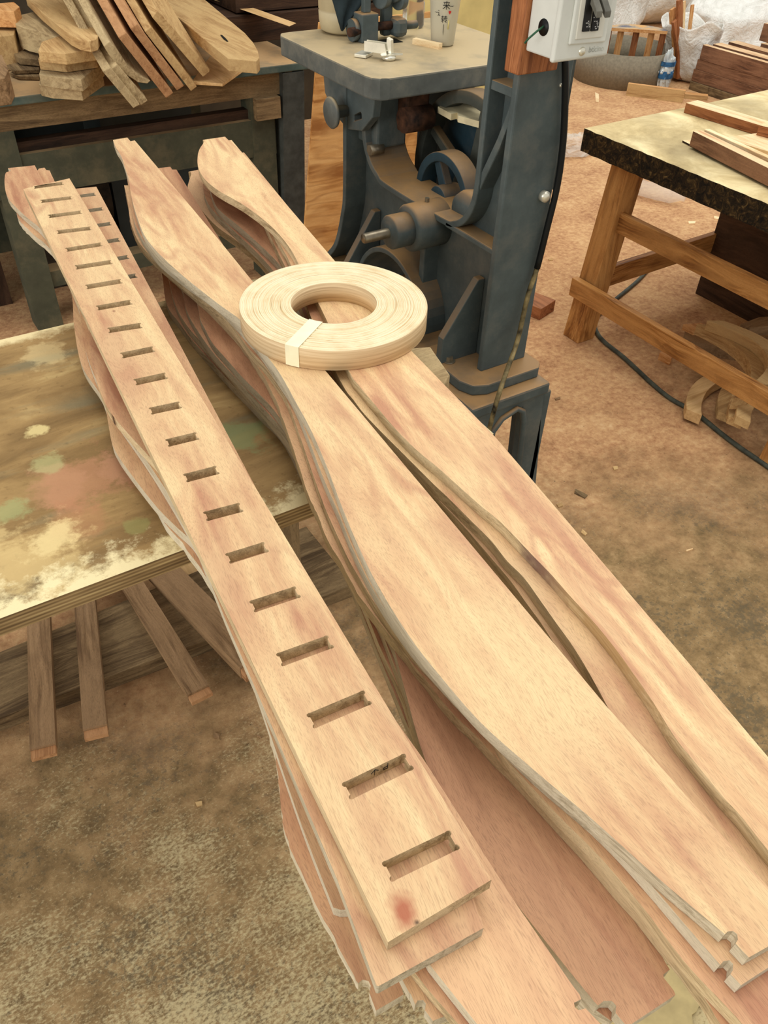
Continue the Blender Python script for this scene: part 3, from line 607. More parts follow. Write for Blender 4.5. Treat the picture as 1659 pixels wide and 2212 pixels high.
# machine and cabinet under the bench
mc = thing('dust_machine', (.72, 3.45, 0), 'dark machine with a louvred vent under the back left bench', 'machine')
mm = MB().prism(arc(3.5, .33, .17, 0, 2*math.pi, 28), .52, .86, 'x'); mm.build('body', plain('dark_housing', (48, 40, 30), .7, 0, .3), mc)
for i in range(9):
    MB().box(.50+.035*i, .517+.035*i, 3.29, 3.31, .42, .56).build('louvre', GREY, mc)
MB().box(.48, .86, 3.30, 3.34, .40, .58).build('vent_box', BLACK, mc)
MB().box(.52, .86, 3.35, 3.65, 0, .2).build('base', plain('dark_housing', (48, 40, 30)), mc)
tag(MB().box(.9, 1.28, 3.45, 3.72, 0, .60).build('cabinet_box', plain('blue_grey_panel', (96, 108, 108), .6, 0, .1, 5)), 'blue-grey metal box standing under the back left bench', 'box')
tag(MB().tube([tuple(PY(x, y, 3.4)) for x, y in ((185, 365), (200, 335), (207, 350), (200, 362), (188, 370))], .006, 8).build('hose_loop', BLACK), 'black loop of hose hanging under the back left bench', 'hose')

# ------ offcuts on the bench
ZB = .823
def yprism(name, label, pts, y0, ln, mat, group='offcuts heaped on the back bench', lift=0, bevel=.002):
    q = [PY(x, y, y0) for x, y in pts]; q = [(p[0], max(p[2], 0)) for p in q]
    mb = MB().prism(q, 0, ln, 'y'); 
    mb.v = [(v[0], v[1]+y0, v[2]+lift*v[1]) for v in mb.v]
    return tag(mb.build(name, mat, bevel=bevel), label, 'offcut', group)
def zprism(name, label, pts, z, th, mat, group='offcuts heaped on the back bench', bevel=.002):
    return tag(MB().prism(pz3(pts, z), z-th, z).build(name, mat, bevel=bevel), label, 'offcut', group)
def Zm(ox, oy, s, pts): return [(ox+x*s, oy+y*s) for x, y in pts]
S = .253
yy = 2.80
yprism('wood_offcut', 'thin board end at the lower left of the fan of offcuts, front of a pair', Zm(200, 0, S, [(85, 610), (150, 575), (405, 895), (350, 925)]), yy, .62, 'block_grey', lift=.45)
yprism('wood_offcut', 'thin board end just right of the front one at the lower left of the fan', Zm(200, 0, S, [(158, 592), (208, 548), (472, 862), (415, 900)]), yy+.01, .62, 'block_grey', lift=.45)
yprism('wood_offcut', 'curved board end with pale face above the pair at the left of the fan', Zm(200, 0, S, [(95, 395), (145, 355), (220, 440), (300, 560), (400, 650), (495, 690), (470, 715), (390, 705), (290, 640), (200, 545), (140, 470)]), yy+.02, .62, 'block_grey', lift=.45)
yprism('wood_offcut', 'long reddish board end in the middle of the fan with a pale right face', Zm(200, 0, S, [(220, 320), (285, 280), (690, 795), (630, 840)]), yy+.02, .62, 'block_red', lift=.45)
yprism('wood_offcut', 'reddish board end third from the right of the fan', Zm(200, 0, S, [(322, 245), (382, 205), (782, 735), (722, 775)]), yy+.03, .62, 'block_red', lift=.45)
yprism('wood_offcut', 'brown board end second from the right of the fan', Zm(200, 0, S, [(445, 270), (500, 230), (892, 740), (842, 780)]), yy+.04, .62, 'block', lift=.45)
yprism('wood_offcut', 'rightmost tall board end of the fan, under the big rounded board', Zm(200, 0, S, [(510, 150), (555, 90), (1000, 590), (1000, 610), (942, 655)]), yy+.05, .62, 'block', lift=.45)
zprism('rounded_board', 'thick rounded board with a dark oval hole resting on the right of the fan', Zm(200, 0, S, [(540, -5), (1155, 498), (1400, 520), (1424, 490), (1410, 430), (1370, 360), (1300, 280), (1180, 180), (940, -20), (760, -120)]), .965, .036, 'block')
tag(MB().prism([(p[0], p[1]) for p in pz3(Zm(200, 0, S, [(1090, 297), (1105, 298), (1135, 325), (1158, 352), (1145, 352), (1115, 330)]), .9665)], .9652, .9667).build('dark_hole_patch', BLACK), 'black patch standing in for the oval hole in the big rounded board', 'scrap')  # black sheet laid on top in place of a cut hole
zprism('ply_offcut', 'thin pale plywood offcut lying flat on the bench under the fan', Zm(200, 0, S, [(845, 695), (1110, 712), (1280, 590), (1330, 500), (1000, 480)]), ZB+.016, .010, 'mdf')
zprism('rounded_board', 'big rounded board resting on the pile of offcuts at the upper left', [(55, -8), (89, 25), (150, 75), (170, 85), (193, 89), (207, 85), (214, 73), (232, -10), (200, -60), (90, -60)], .998, .030, 'block')
zprism('rounded_block', 'thick rounded block at the left under the big rounded board', [(31, 45), (34, 52), (50, 59), (80, 66), (132, 84), (160, 60), (110, 30), (70, 26), (45, 32)], .955, .072, 'block_grey')
for i, (dz, lb_) in enumerate(((.958, 'upper curved block of the stack on the bench front left'), (.926, 'second curved block from the top of the stack on the bench front left'))):
    zprism('curved_block', lb_, [(82, 110+i*17), (140, 116+i*17), (208, 106+i*17), (222, 88+i*17), (150, 70+i*17), (90, 90+i*17)], dz, .031, 'block')
zprism('wedge_block', 'pointed pale block at the bottom of the stack overhanging the bench front left', [(84, 160), (104, 164), (175, 172), (200, 152), (222, 140), (140, 120), (90, 140)], .893, .034, 'block_grey')
zprism('wedge_block', 'pointed grey block under the pale one at the bottom of the stack', [(84, 182), (104, 187), (175, 192), (222, 160), (140, 140), (90, 155)], .858, .034, 'block_grey')
zprism('thin_offcut', 'small dark offcut on the bench behind the curved stack at far left', [(30, 116), (55, 105), (85, 115), (82, 128), (40, 124)], .875, .022, 'old')
zprism('thin_offcut', 'ragged flat offcut under the small dark one at far left', [(14, 140), (50, 132), (85, 138), (84, 150), (30, 152)], .850, .012, 'old')
zprism('thin_offcut', 'lowest ragged offcut lying on the bench at far left', [(20, 156), (60, 148), (85, 150), (84, 165), (40, 164)], ZB+.013, .012, 'old')
zprism('rough_block', 'blurred block at the left edge of the back bench', [(-20, 40), (30, 30), (36, 50), (30, 75), (-20, 80)], .93, .106, 'block')
zprism('bent_offcut', 'orange strip offcut at the top left corner behind the blocks', [(-30, 10), (30, 4), (42, 14), (30, 24), (-30, 22)], .99, .05, 'pine')
zprism('rough_block', 'grey rough block at the left edge under the blurred block', [(-20, 120), (4, 118), (18, 150), (10, 168), (-20, 172)], .90, .076, 'stick')
tag(MB().hexa([tuple(PZ(*p, .925)) for p in ((440, -8), (625, 57), (640, 50), (455, -16))], [tuple(PZ(*p, .937)) for p in ((440, -8), (625, 57), (640, 50), (455, -16))]).build('wood_sheet', 'mdf'), 'thin brown sheet with a pale edge sloping down towards the bandsaw table', 'sheet')
dp = thing('plank_stack', (1.5, 3.6, .823), 'stack of dark brown planks on the back bench behind the bandsaw table', 'planks')
for i in range(4):
    MB().box(1.42+.06*i, 2.15, 3.35+.02*i, 3.9, .823+.10*i, .918+.10*i).build('plank', 'dark', dp, bevel=.002)

# plywood sheet leaning by the bandsaw
q = [PY(690, 150, 2.62), PY(652, 470, 2.62)]; dx = (q[0][0]-q[1][0])/(q[0][2]-q[1][2]); x0 = q[1][0]-q[1][2]*dx
ps = MB(); 
def pq(s, z, y): return (x0+s+dx*z, y+.10*z, z)
ps.hexa([pq(0, 0, 2.55), pq(.5, 0, 2.55), pq(.5, 0, 2.562), pq(0, 0, 2.562)], [pq(0, 1.02, 2.55), pq(.5, 1.02, 2.55), pq(.5, 1.02, 2.562), pq(0, 1.02, 2.562)])
tag(ps.build('plywood_sheet', [wood('plyface', 'x')]), 'orange plywood sheet leaning between the back bench and the bandsaw', 'plywood')
lg = MB().tube([tuple(PY(x, y, 2.545)+np.array([0, 0, 0])) for x, y in ((665, 425), (690, 445), (715, 480), (728, 530))], .0006, 4)

# ================================================================== BANDSAW
bs = thing('bandsaw', (1.2, 1.65, 0), 'old blue-grey cast iron bandsaw base with dusty flanges and spoked wheels', 'bandsaw')
def tagp(o, l): o['label'] = l; return o
# web plate
body = [(1.31, .53), (1.31, 1.75), (1.40, 1.75), (1.40, .95), (1.408, .91), (1.43, .868), (1.47, .84), (1.52, .833), (1.76, .833), (1.81, .845), (1.85, .872), (1.88, .93), (1.885, 1.05), (1.94, 1.05), (1.94, .78), (1.955, .70), (1.99, .60), (2.05, .53), (1.87, .53)] + [(y, z) for y, z in arc(1.69, .53, .165, R(5), R(175), 16)[0:]] + [(1.50, .53)]
MB().prism(body, 1.195, 1.215, 'x').build('web_plate', IRON, bs, bevel=.004)
fl = MB()
fl.ribbon([(1.315, .53), (1.315, 1.75)], .018, 1.15, 1.29, 'x')
fl.build('front_flange', IRON, bs, bevel=.004)
back = [(1.40, 1.75), (1.40, .96), (1.406, .915), (1.428, .872), (1.465, .845), (1.52, .835), (1.76, .835), (1.81, .848), (1.85, .876), (1.876, .93), (1.882, 1.05)]
MB().ribbon(catmull(back[1:], 4) if 0 else [back[0]]+[tuple(p) for p in catmull(back[1:], 4)], .016, 1.15, 1.27, 'x').build('throat_flange', IRON, bs, bevel=.003)
MB().ribbon([(1.315, .833), (1.50, .833)], .014, 1.15, 1.27, 'x').build('cross_flange', IRON, bs, bevel=.003)
MB().ribbon([tuple(p) for p in catmull([(1.94, 1.05), (1.94, .78), (1.952, .70), (1.99, .60), (2.05, .535)], 5)], .016, 1.13, 1.28, 'x').build('rear_flange', IRON, bs, bevel=.003)
MB().ribbon(arc(1.69, .53, .16, R(0), R(180), 24), .014, 1.12, 1.28, 'x').build('arch_flange', IRON, bs, bevel=.003)
MB().ribbon([(1.32, 1.158), (1.395, 1.158)], .018, 1.155, 1.25, 'x').build('rib', IRON, bs, bevel=.003)
MB().ribbon([(1.32, 1.135), (1.352, 1.05), (1.405, .94)], .016, 1.155, 1.25, 'x').build('rib', IRON, bs, bevel=.003)
MB().box(1.15, 1.2, 1.575, 1.595, .62, .83).build('rib', IRON, bs, bevel=.003)
def gus(y, x_out):
    return MB().prism([(1.195, .53), (1.195, .735), (1.175, .735), (x_out, .60), (x_out-.002, .53)], y-.011, y+.011, 'y')
gus(1.395, 1.085).build('gusset', IRON, bs, bevel=.003); gus(1.86, 1.085).build('gusset', IRON, bs, bevel=.003)
for y0, y1 in ((1.25, 1.47), (1.83, 2.08)):
    MB().prism([(1.08, y0+.05), (1.095, y0+.015), (1.13, y0), (1.29, y0), (1.31, y0+.02), (1.31, y1), (1.08, y1)], .503, .532).build('foot_pad', IRON, bs, bevel=.004)
bo = MB().cyl((1.11, 1.385, .532), (1.11, 1.385, .535), .016, 24).lathe([(.010, .535), (.010, .546), (0, .546)], (1.11, 1.385, 0), 'z', 6, sm=False); bo.build('anchor_bolt', STEEL, bs)
# stand
def yz(pts): return pts
st = MB()
oa = [(1.045, 0), (1.085, .47), (1.30, .47), (1.355, 0), (1.268, 0), (1.243, .40), (1.232, .445), (1.215, .465-.03), (1.165, .45-.03), (1.14, .405), (1.125, .2), (1.115, 0)]
st.prism(oa, 1.225, 1.255, 'y').build('stand_end', IRON, bs, bevel=.005); MB().prism(oa, 2.02, 2.05, 'y').build('stand_end', IRON, bs, bevel=.005)
sd = [(1.225, 0), (1.225, .47), (2.05, .47), (2.05, 0), (1.97, 0), (1.95, .33), (1.90, .38), (1.38, .38), (1.33, .33), (1.31, 0)]
for x in (1.062, 1.30): MB().prism(sd, x, x+.024, 'x').build('stand_side', IRON, bs, bevel=.005)
MB().box(1.06, 1.305, 1.215, 2.08, .47, .503).build('stand_top', IRON, bs, bevel=.006)
MB().tube([(1.268, 1.222, 0.02), (1.243, 1.222, .40), (1.232, 1.222, .437), (1.21, 1.222, .452), (1.165, 1.222, .437), (1.14, 1.222, .405), (1.125, 1.222, .2)], .008, 10).build('arch_bead', IRON, bs)
# bearing, shaft and pulleys
ay, az = 1.585, .80
MB().lathe([(0, 1.10), (.050, 1.10), (.056, 1.106), (.056, 1.2), (.0, 1.2)], (0, ay, az), 'x', 36).build('bearing_boss', IRON, bs)
MB().lathe([(0, 1.045), (.026, 1.045), (.029, 1.048), (.037, 1.048), (.040, 1.052), (.040, 1.10), (0, 1.10)], (0, ay, az), 'x', 36).build('bearing_nut', IRON, bs)
MB().lathe([(0, .975), (.0105, .975), (.012, .978), (.012, 1.05)], (0, ay, az), 'x', 24).build('shaft', STEEL, bs)
MB().lathe([(0, .012), (.006, .012), (.006, 0)], (1.155, ay, az+.053), 'z', 6, sm=False).build('set_screw', STEEL, bs)
def wheel(name, x, y, z, r, wid, rim, spokes, mat, hub=.035, ph=0):
    e = MB(); e.lathe([(r, -wid/2), (r, wid/2), (r-rim, wid/2), (r-rim, -wid/2)], (x, y, z), 'x', 64, 0, True)
    e.lathe([(0, -wid/2-.01), (hub, -wid/2-.01), (hub, wid/2), (0, wid/2)], (x, y, z), 'x', 32)
    o = e.build(name, mat, bs, bevel=.002)
    for i in range(spokes):
        a = ph+2*math.pi*i/spokes; c, s = math.cos(a), math.sin(a); n_ = (-s, c)
        def q(rr, w_, xx): return (xx, y+c*rr+n_[0]*w_, z+s*rr+n_[1]*w_)
        h = MB().hexa([q(hub*.8, -.016, x-.012), q(r-rim*.6, -.012, x-.012), q(r-rim*.6, .012, x-.012), q(hub*.8, .016, x-.012)], [q(hub*.8, -.016, x+.012), q(r-rim*.6, -.012, x+.012), q(r-rim*.6, .012, x+.012), q(hub*.8, .016, x+.012)])
        sp_ = h.build('spoke', mat, None, bevel=.004); sp_.parent = o; sp_.location = tuple(Vector(sp_.location)-o.location-bs.location)
    return o
wheel('lower_wheel', 1.35, 1.665, .835, .225, .05, .03, 5, dusty('wheel_iron', (70, 74, 68), (140, 112, 76), .8, .6, -.5, .9), ph=R(100))
wheel('drive_pulley', 1.265, 1.645, .825, .112, .05, .022, 3, IRON_BLUE, ph=R(60))
MB().prism([(1.56, .55), (1.56, 1.02), (1.99, 1.06), (1.99, .55)], 1.40, 1.41, 'x').build('wheel_guard', IRON_BLUE, bs)
MB().lathe([(0, 1.20), (.045, 1.20), (.05, 1.215), (.045, 1.25), (0, 1.26)], (0, 1.50, .85), 'x', 24).build('bearing_cap', IRON, bs)
# table
tp_ = [(1.083, 1.765), (1.088, 1.74), (1.102, 1.726), (1.125, 1.72), (1.62, 1.72), (1.62, 2.225), (1.12, 2.225), (1.097, 2.22), (1.085, 2.195)]
MB().prism(tp_, 1.052, 1.10).build('saw_table', IRON_TOP, bs, bevel=.004)
MB().prism([(1.80, 1.05), (2.06, 1.05), (2.05, .99), (2.00, .95), (1.93, .93), (1.86, .945), (1.81, .99)], 1.135, 1.16, 'x', [[(1.86, .975), (1.90, .958), (1.90, .972), (1.865, .99)]]).build('trunnion', IRON, bs, bevel=.003)
MB().box(1.17, 1.26, 1.84, 1.98, .90, 1.05).build('trunnion_block', IRON, bs, bevel=.006)
MB().lathe([(0, 0), (.034, 0), (.038, .004), (.036, .010), (.016, .016), (.014, .05), (0, .05)], (1.085, 1.935, .975), 'x', 32).build('clamp_knob', IRON_TOP, bs)
MB().cyl((1.15, 1.845, .90), (1.19, 1.845, .90), .014, 6).build('hex_bolt', STEEL, bs)
MB().box(1.23, 1.30, 1.80, 1.88, .94, 1.05).build('guide_bracket', plain('rusty_iron', (70, 46, 32), .8, 0, .4), bs, bevel=.006)
MB().cyl((1.22, 1.80, .975), (1.30, 1.80, .975), .03, 20).build('guide_roller', plain('rusty_iron', (70, 46, 32)), bs)
# guide assembly above the table
MB().box(1.237, 1.287, 2.03, 2.075, 1.10, 1.165).build('guide_block', IRON, bs, bevel=.003)
MB().box(1.252, 1.272, 2.045, 2.062, 1.165, 1.5).build('guide_post', IRON, bs, bevel=.002)
MB().cyl((1.205, 2.04, 1.126), (1.237, 2.045, 1.126), .011, 16).build('clamp_screw', plain('rusty_iron', (70, 46, 32)), bs)
MB().cyl((1.222, 2.06, 1.126), (1.235, 2.06, 1.126), .026, 20).build('clamp_screw', IRON, bs)
MB().cyl((1.287, 2.045, 1.132), (1.345, 2.045, 1.132), .010, 14).build('guide_rod', plain('rusty_iron', (70, 46, 32)), bs)
MB().box(1.335, 1.375, 2.02, 2.07, 1.105, 1.15).build('guide_jaw', IRON, bs, bevel=.012)
MB().cyl((1.375, 2.045, 1.128), (1.415, 2.045, 1.128), .010, 14).build('guide_rod', IRON, bs)
MB().box(1.315, 1.345, 2.05, 2.075, 1.105, 1.22).build('guide_arm', IRON, bs, bevel=.008)
for x, z, r in ((1.305, 1.195, .024), (1.345, 1.205, .022), (1.36, 1.185, .020)):
    MB().cyl((x-.012, 2.04, z), (x+.012, 2.05, z), r, 24).build('guide_wheel', IRON, bs, bevel=.003)
MB().box(1.255, 1.345, 2.00, 2.045, 1.0985, 1.1012).build('blade_slot', BLACK, bs)
# side guard on the column
MB().ribbon([tuple(p) for p in catmull([(1.325, 1.3), (1.33, 1.0), (1.36, .86), (1.42, .72), (1.46, .66)], 5)], .012, 1.29, 1.302, 'x').build('column_edge', BLACK, bs)
MB().box(1.288, 1.30, 1.312, 1.345, .95, 1.6).build('guard_plate', GREY, bs)
MB().lathe([(0, 0), (.012, 0), (.012, -.012), (.006, -.016), (0, -.016)], (1.262, 1.306, .945), 'y', 20).build('lock_bolt', CHROME, bs)
MB().lathe([(0, 0), (.004, 0), (.003, -.004), (0, -.004)], (1.262, 1.306, 1.165), 'y', 12).build('rivet', CHROME, bs)
cb = catmull([PY(1221, 120, 1.292), PY(1221, 200, 1.292), PY(1217, 300, 1.292), PY(1204, 400, 1.292), PY(1180, 500, 1.292), PY(1160, 580, 1.292), PY(1140, 640, 1.285), PY(1118, 735, 1.27), PY(1095, 800, 1.225), PY(1075, 860, 1.19), PY(1060, 915, 1.19), PY(1045, 980, 1.19)], 4)
pc = thing('power_cable', tuple(cb[24]), 'black cable hanging down the bandsaw column with a worn tan lower part', 'cable')
MB().tube(cb[:21], .0072, 8).build('upper_cable', BLACK, pc)
MB().tube(cb[20:], .0058, 8).build('lower_cable', CABLE, pc)
# card scrap on the wheel side
z_ = .955
tag(MB().prism(pz3([(946, 230), (1046, 206), (1075, 222), (1042, 258), (1035, 262), (990, 250), (988, 243), (975, 246)], 1.0), .985, 1.0).build('board_scrap', plain('fibre_board', (216, 204, 166), .8, 0, .06)), 'pale notched scrap of board resting on the wheel guard under the saw table', 'scrap')

# timber and switch box on the column
tm = MB().box(1.108, 1.205, 1.262, 1.304, 1.207, 1.75)
tag(tm.build('timber_block', 'cedar', bevel=.003), 'reddish timber upright fixed to the bandsaw column behind the switch box', 'timber')
sb = thing('switch_box', (1.18, 1.2, 1.25), 'white electrical switch box with two breaker levers beside the reddish timber', 'switch box')
MB().prism([(1.118, 1.248), (1.242, 1.248), (1.242, 1.44), (1.118, 1.44)], 1.192, 1.261, 'y').build('box_body', WHITE, sb, bevel=.003)
cv = MB().prism([(1.113, 1.244), (1.246, 1.244), (1.246, 1.445), (1.113, 1.445)], 1.180, 1.192, 'y'); cv.build('cover', WHITE, sb, bevel=.005, seg=3)
fr = []
def fpt(px, py): p = PY(px, py, 1.18); return (p[0], p[2])
pn = [fpt(1226, 97), fpt(1304, 90), fpt(1326, -30), fpt(1246, -30)]
MB().prism(pn, 1.175, 1.181, 'y').build('raised_panel', WHITE, sb, bevel=.003, seg=3)
pi = [fpt(1238, 84), fpt(1295, 78), fpt(1312, -30), fpt(1254, -30)]
MB().prism(pi, 1.1725, 1.176, 'y').build('inner_panel', plain('warm_enamel', (212, 210, 198), .35, 0, .03, 12), sb, bevel=.001)
for i, (a, b, c_, d_) in enumerate((((1250, 66), (1264, 65), (1275, -20), (1262, -20)), ((1268, 65), (1283, 63), (1294, -20), (1280, -20)))):
    o = MB().prism([fpt(*a), fpt(*b), fpt(*c_), fpt(*d_)], 1.169, 1.173, 'y').build('breaker', CHARC, sb)
    x, z = fpt((a[0]+c_[0])/2+8, 14)
    lv_ = MB().hexa([(x-.007, 1.150, z-.012), (x+.007, 1.150, z-.012), (x+.007, 1.170, z+.006), (x-.007, 1.170, z+.006)], [(x-.007, 1.150, z-.002), (x+.007, 1.150, z-.002), (x+.007, 1.170, z+.02), (x-.007, 1.170, z+.02)]).build('lever', plain('lever_grey', (110, 108, 98), .5), None, bevel=.001)
    lv_.parent = o; lv_.location = tuple(Vector(lv_.location)-o.location-sb.location)
    mk = MB(); rg = random.Random(i)
    for k in range(7):
        for jj in range(2):
            if rg.random() < .75:
                px = a[0]+4.2+1.1*(7-k)*.45+jj*5; py = 60-k*4; p0, p1 = fpt(px, py), fpt(px+rg.uniform(2, 4), py-2); mk.box(p0[0], p1[0], 1.1684, 1.1692, min(p0[1], p1[1]), max(p0[1], p1[1]))
    q = mk.build('print', plain('white_print', (210, 210, 205), .6), None); q.parent = o; q.location = tuple(Vector(q.location)-o.location-sb.location)
sx_, sz_ = fpt(1257, 111)
MB().lathe([(0, -.003), (.0055, -.003), (.0075, 0), (.0075, .002)], (sx_, 1.1795, sz_), 'y', 20).box(sx_-.005, sx_+.005, 1.1758, 1.1766, sz_-.001, sz_+.001, 0).build('cover_screw', CHROME, sb)
p = PX(1184, 62, 1.118)
MB().lathe([(0, -.0006), (.0135, -.0006), (.0135, .0005)], (1.118, p[1]+.012, p[2]), 'x', 28).build('cable_hole', BLACK, sb)
MB().tube([(1.119, p[1]+.012, p[2]+.002), (1.100, p[1]+.008, p[2]-.004), (1.09, p[1]+.016, p[2]-.016), (1.088, p[1]+.022, p[2]-.024)], .0018, 8).build('earth_wire', COPPER, sb)
def text_mesh(name, body, size, ext, mat, parent, origin, right, upv):
    cu = bpy.data.curves.new(name, 'FONT'); cu.body = body; cu.size = size; cu.extrude = ext
    t = bpy.data.objects.new(name+'_tmp', cu); COL.objects.link(t); dg = bpy.context.evaluated_depsgraph_get()
    me = bpy.data.meshes.new_from_object(t.evaluated_get(dg)); bpy.data.objects.remove(t)
    o = bpy.data.objects.new(name, me); COL.objects.link(o); me.materials.clear(); me.materials.append(mat)
    r, u = Vector(right).normalized(), Vector(upv).normalized(); n_ = r.cross(u)
    m4 = Matrix([[r[i], u[i], n_[i], origin[i]] for i in range(3)]+[[0, 0, 0, 1]])
    pl = parent.location if parent.parent is None else parent.location+parent.parent.location
    me.transform(Matrix([[r[i], u[i], n_[i], 0] for i in range(3)]+[[0, 0, 0, 1]]))
    o.parent = parent; o.location = Vector(origin)-pl; return o
tx, tz = fpt(1267, 114)
text_mesh('brand_lettering', 'bticino', .0135, .0004, plain('embossed_grey', (178, 180, 172), .4), sb, (tx+.004, 1.1798, tz), (1, 0, 0), (0, 0, 1))

# ------ things on the saw table
ZT = 1.10
jg = thing('plastic_jug', (1.27, 2.17, ZT), 'translucent beige plastic jug at the back left of the bandsaw table', 'jug')
JUG = plain('cloudy_plastic', (190, 176, 142), .4, 0, .06, 8)
MB().lathe([(0, .002), (.052, .002), (.062, .008), (.066, .03), (.067, .05), (.064, .053), (.067, .056), (.067, .17), (.05, .2), (.02, .215), (.02, .24), (0, .24)], (1.262, 2.168, ZT), 'z', 48).build('jug_body', JUG, jg)
rg = MB(); a_, b_, c_ = PY(718, -6, 2.085), PY(790, -6, 2.085), PY(738, 66, 2.085)
e_ = PY(700, -40, 2.085); g_ = PY(800, -40, 2.085)
n_ = 8; vs = []; fs = []
for i in range(n_+1):
    t = i/n_
    for j in range(n_+1):
        s = j/n_; top = np.array(e_)*(1-s)+np.array(g_)*s; bot = np.array(c_); mid = np.array(a_)*(1-s)+np.array(b_)*s
        p = (top*(1-t*2)+mid*t*2) if t < .5 else mid*(1-(t-.5)*2)+bot*(t-.5)*2
        vs.append((p[0], p[1]+.006*math.sin(s*9+t*3), p[2]))
for i in range(n_):
    for j in range(n_): fs.append((i*(n_+1)+j, i*(n_+1)+j+1, (i+1)*(n_+1)+j+1, (i+1)*(n_+1)+j))
o = rg.add(vs, fs, 0, True).build('rag', plain('dark_cloth', (46, 58, 62), .9, 0, .2, 12)); sol = o.modifiers.new('s', 'SOLIDIFY'); sol.thickness = .002
tag(o, 'dark grey rag hanging in a point in front of the plastic jug', 'rag')
cp = thing('plastic_cup', (1.425, 1.935, ZT), 'tall frosted plastic cup with black brush lettering on the bandsaw table', 'cup')
CUP = Mat('frosted_plastic', .3); CUP.b.inputs['Transmission Weight'].default_value = .35; CUP = CUP.col((226, 222, 204))
MB().lathe([(0, .001), (.026, .001), (.030, .004), (.043, .15), (.045, .152), (.042, .15), (.029, .006), (0, .005)], (1.425, 1.935, ZT), 'z', 48).build('cup_body', CUP, cp)
INK = plain('black_ink', (24, 22, 20), .6); RED = plain('red_ink', (206, 40, 34), .6); YEL = plain('yellow_ink', (222, 206, 130), .6)
vd = unit([-1.425, -1.935, 0]); rt = np.array([-vd[1], vd[0], 0])
def onc(u, z, k=.0012): rr = .030+.013*z/.15+k; th = u/rr; q = np.array([1.425, 1.935, ZT+z])+(vd*math.cos(th)+rt*math.sin(th))*rr; return tuple(q)
for ch_, u, z, sz in (('来', -.006, .088, .020), ('运', -.018, .072, .015), ('转', -.008, .058, .017)):
    text_mesh('cup_lettering', ch_, sz, .0002, INK, cp, onc(u, z, .0022), rt, (0, 0, 1))
MB().tube([onc(.000, .053), onc(.000, .035), onc(.0005, .028)], [.0006, .0006, .0002], 5).tube([onc(.012, .0935), onc(.020, .093), onc(.024, .094)], [.0004, .0009, .0002], 5).tube([onc(-.026, .079), onc(-.020, .078), onc(-.016, .079)], [.0003, .0008, .0003], 5).build('cup_lettering', INK, cp)
hx = [(0, -.005), (.005, .001), (.0035, .004), (0, .0022), (-.0035, .004), (-.005, .001)]
MB().add([onc(.014+a*.75, .080+b, .0016) for a, b in hx], [(0, 1, 2, 3), (0, 3, 4, 5)]).build('red_heart', RED, cp)
MB().tube([onc(.013, .062), onc(.012, .05), onc(.012, .042)], .0014, 5).build('yellow_stroke', YEL, cp)
bt = MB().lathe([(0, 0), (.026, 0), (.03, .006), (.03, .06), (.027, .065), (.03, .07), (.03, .14), (.012, .17), (.012, .19), (0, .19)], (1.47, 2.14, ZT), 'z', 32)
tag(bt.build('plastic_bottle', m_clear('clear_plastic', (236, 236, 226))), 'clear ribbed plastic bottle behind the frosted cup', 'bottle')
a, b = PZ(895, 82, ZT+.013), PZ(952, 94, ZT+.013)
u = unit(b-a); s_ = np.array([-u[1], u[0], 0])
sl = MB().hexa([tuple(a-s_*.008-[0, 0, .013]), tuple(b-s_*.008-[0, 0, .013]), tuple(b+s_*.008-[0, 0, .013]), tuple(a+s_*.008-[0, 0, .013])], [tuple(a-s_*.008), tuple(b-s_*.008), tuple(b+s_*.008), tuple(a+s_*.008)])
tag(sl.build('wood_sliver', 'pine_pale'), 'small pale wood sliver lying in front of the frosted cup', 'offcut')
hg = thing('metal_fitting', (1.195, 1.87, ZT), 'shiny metal cabinet hinge lying near the front corner of the bandsaw table', 'hinge')
hp = np.array([1.205, 1.872, ZT])
MB().lathe([(0, .001), (.016, .001), (.0175, .003), (.0175, .010), (0, .011)], (hp[0]+.006, hp[1]-.012, ZT), 'z', 28).build('hinge_cup', CHROME, hg)
MB().prism([(hp[0]-.022, hp[1]-.022), (hp[0]+.035, hp[1]-.030), (hp[0]+.04, hp[1]-.022), (hp[0]+.012, hp[1]+.004), (hp[0]-.016, hp[1]-.006)], ZT+.011, ZT+.0135).build('hinge_flange', CHROME, hg, bevel=.001)
ar = MB(); u = unit([-.55, .83, 0]); s_ = np.array([-u[1], u[0], 0]); a = hp+np.array([.004, -.01, .0135])
def hq(t, s, h): return tuple(a+u*t+s_*s+np.array([0, 0, h]))
for s0, s1, h0, h1 in ((-.009, -.006, 0, .022), (.006, .009, 0, .022), (-.006, .006, .006, .010)):
    ar.hexa([hq(0, s0, h0), hq(.06, s0, h0), hq(.06, s1, h0), hq(0, s1, h0)], [hq(.006, s0, h1), hq(.06, s0, h1), hq(.06, s1, h1), hq(.006, s1, h1)])
ar.build('hinge_arm', CHROME, hg)
a = hp+np.array([.012, -.012, .0135])
MB().hexa([hq(-.004, -.007, 0), hq(.012, -.007, 0), hq(.012, .007, 0), hq(-.004, .007, 0)], [hq(-.002, -.007, .030), hq(.010, -.007, .034), hq(.010, .007, .034), hq(-.002, .007, .030)]).build('hinge_link', CHROME, hg, bevel=.001)
a = hp+np.array([-.03, .04, 0])
MB().hexa([hq(-.012, -.022, .001), hq(.02, -.022, .001), hq(.02, .022, .001), hq(-.012, .022, .001)], [hq(-.012, -.022, .008), hq(.02, -.022, .008), hq(.02, .022, .008), hq(-.012, .022, .008)]).build('mounting_plate', CHROME, hg, bevel=.001)

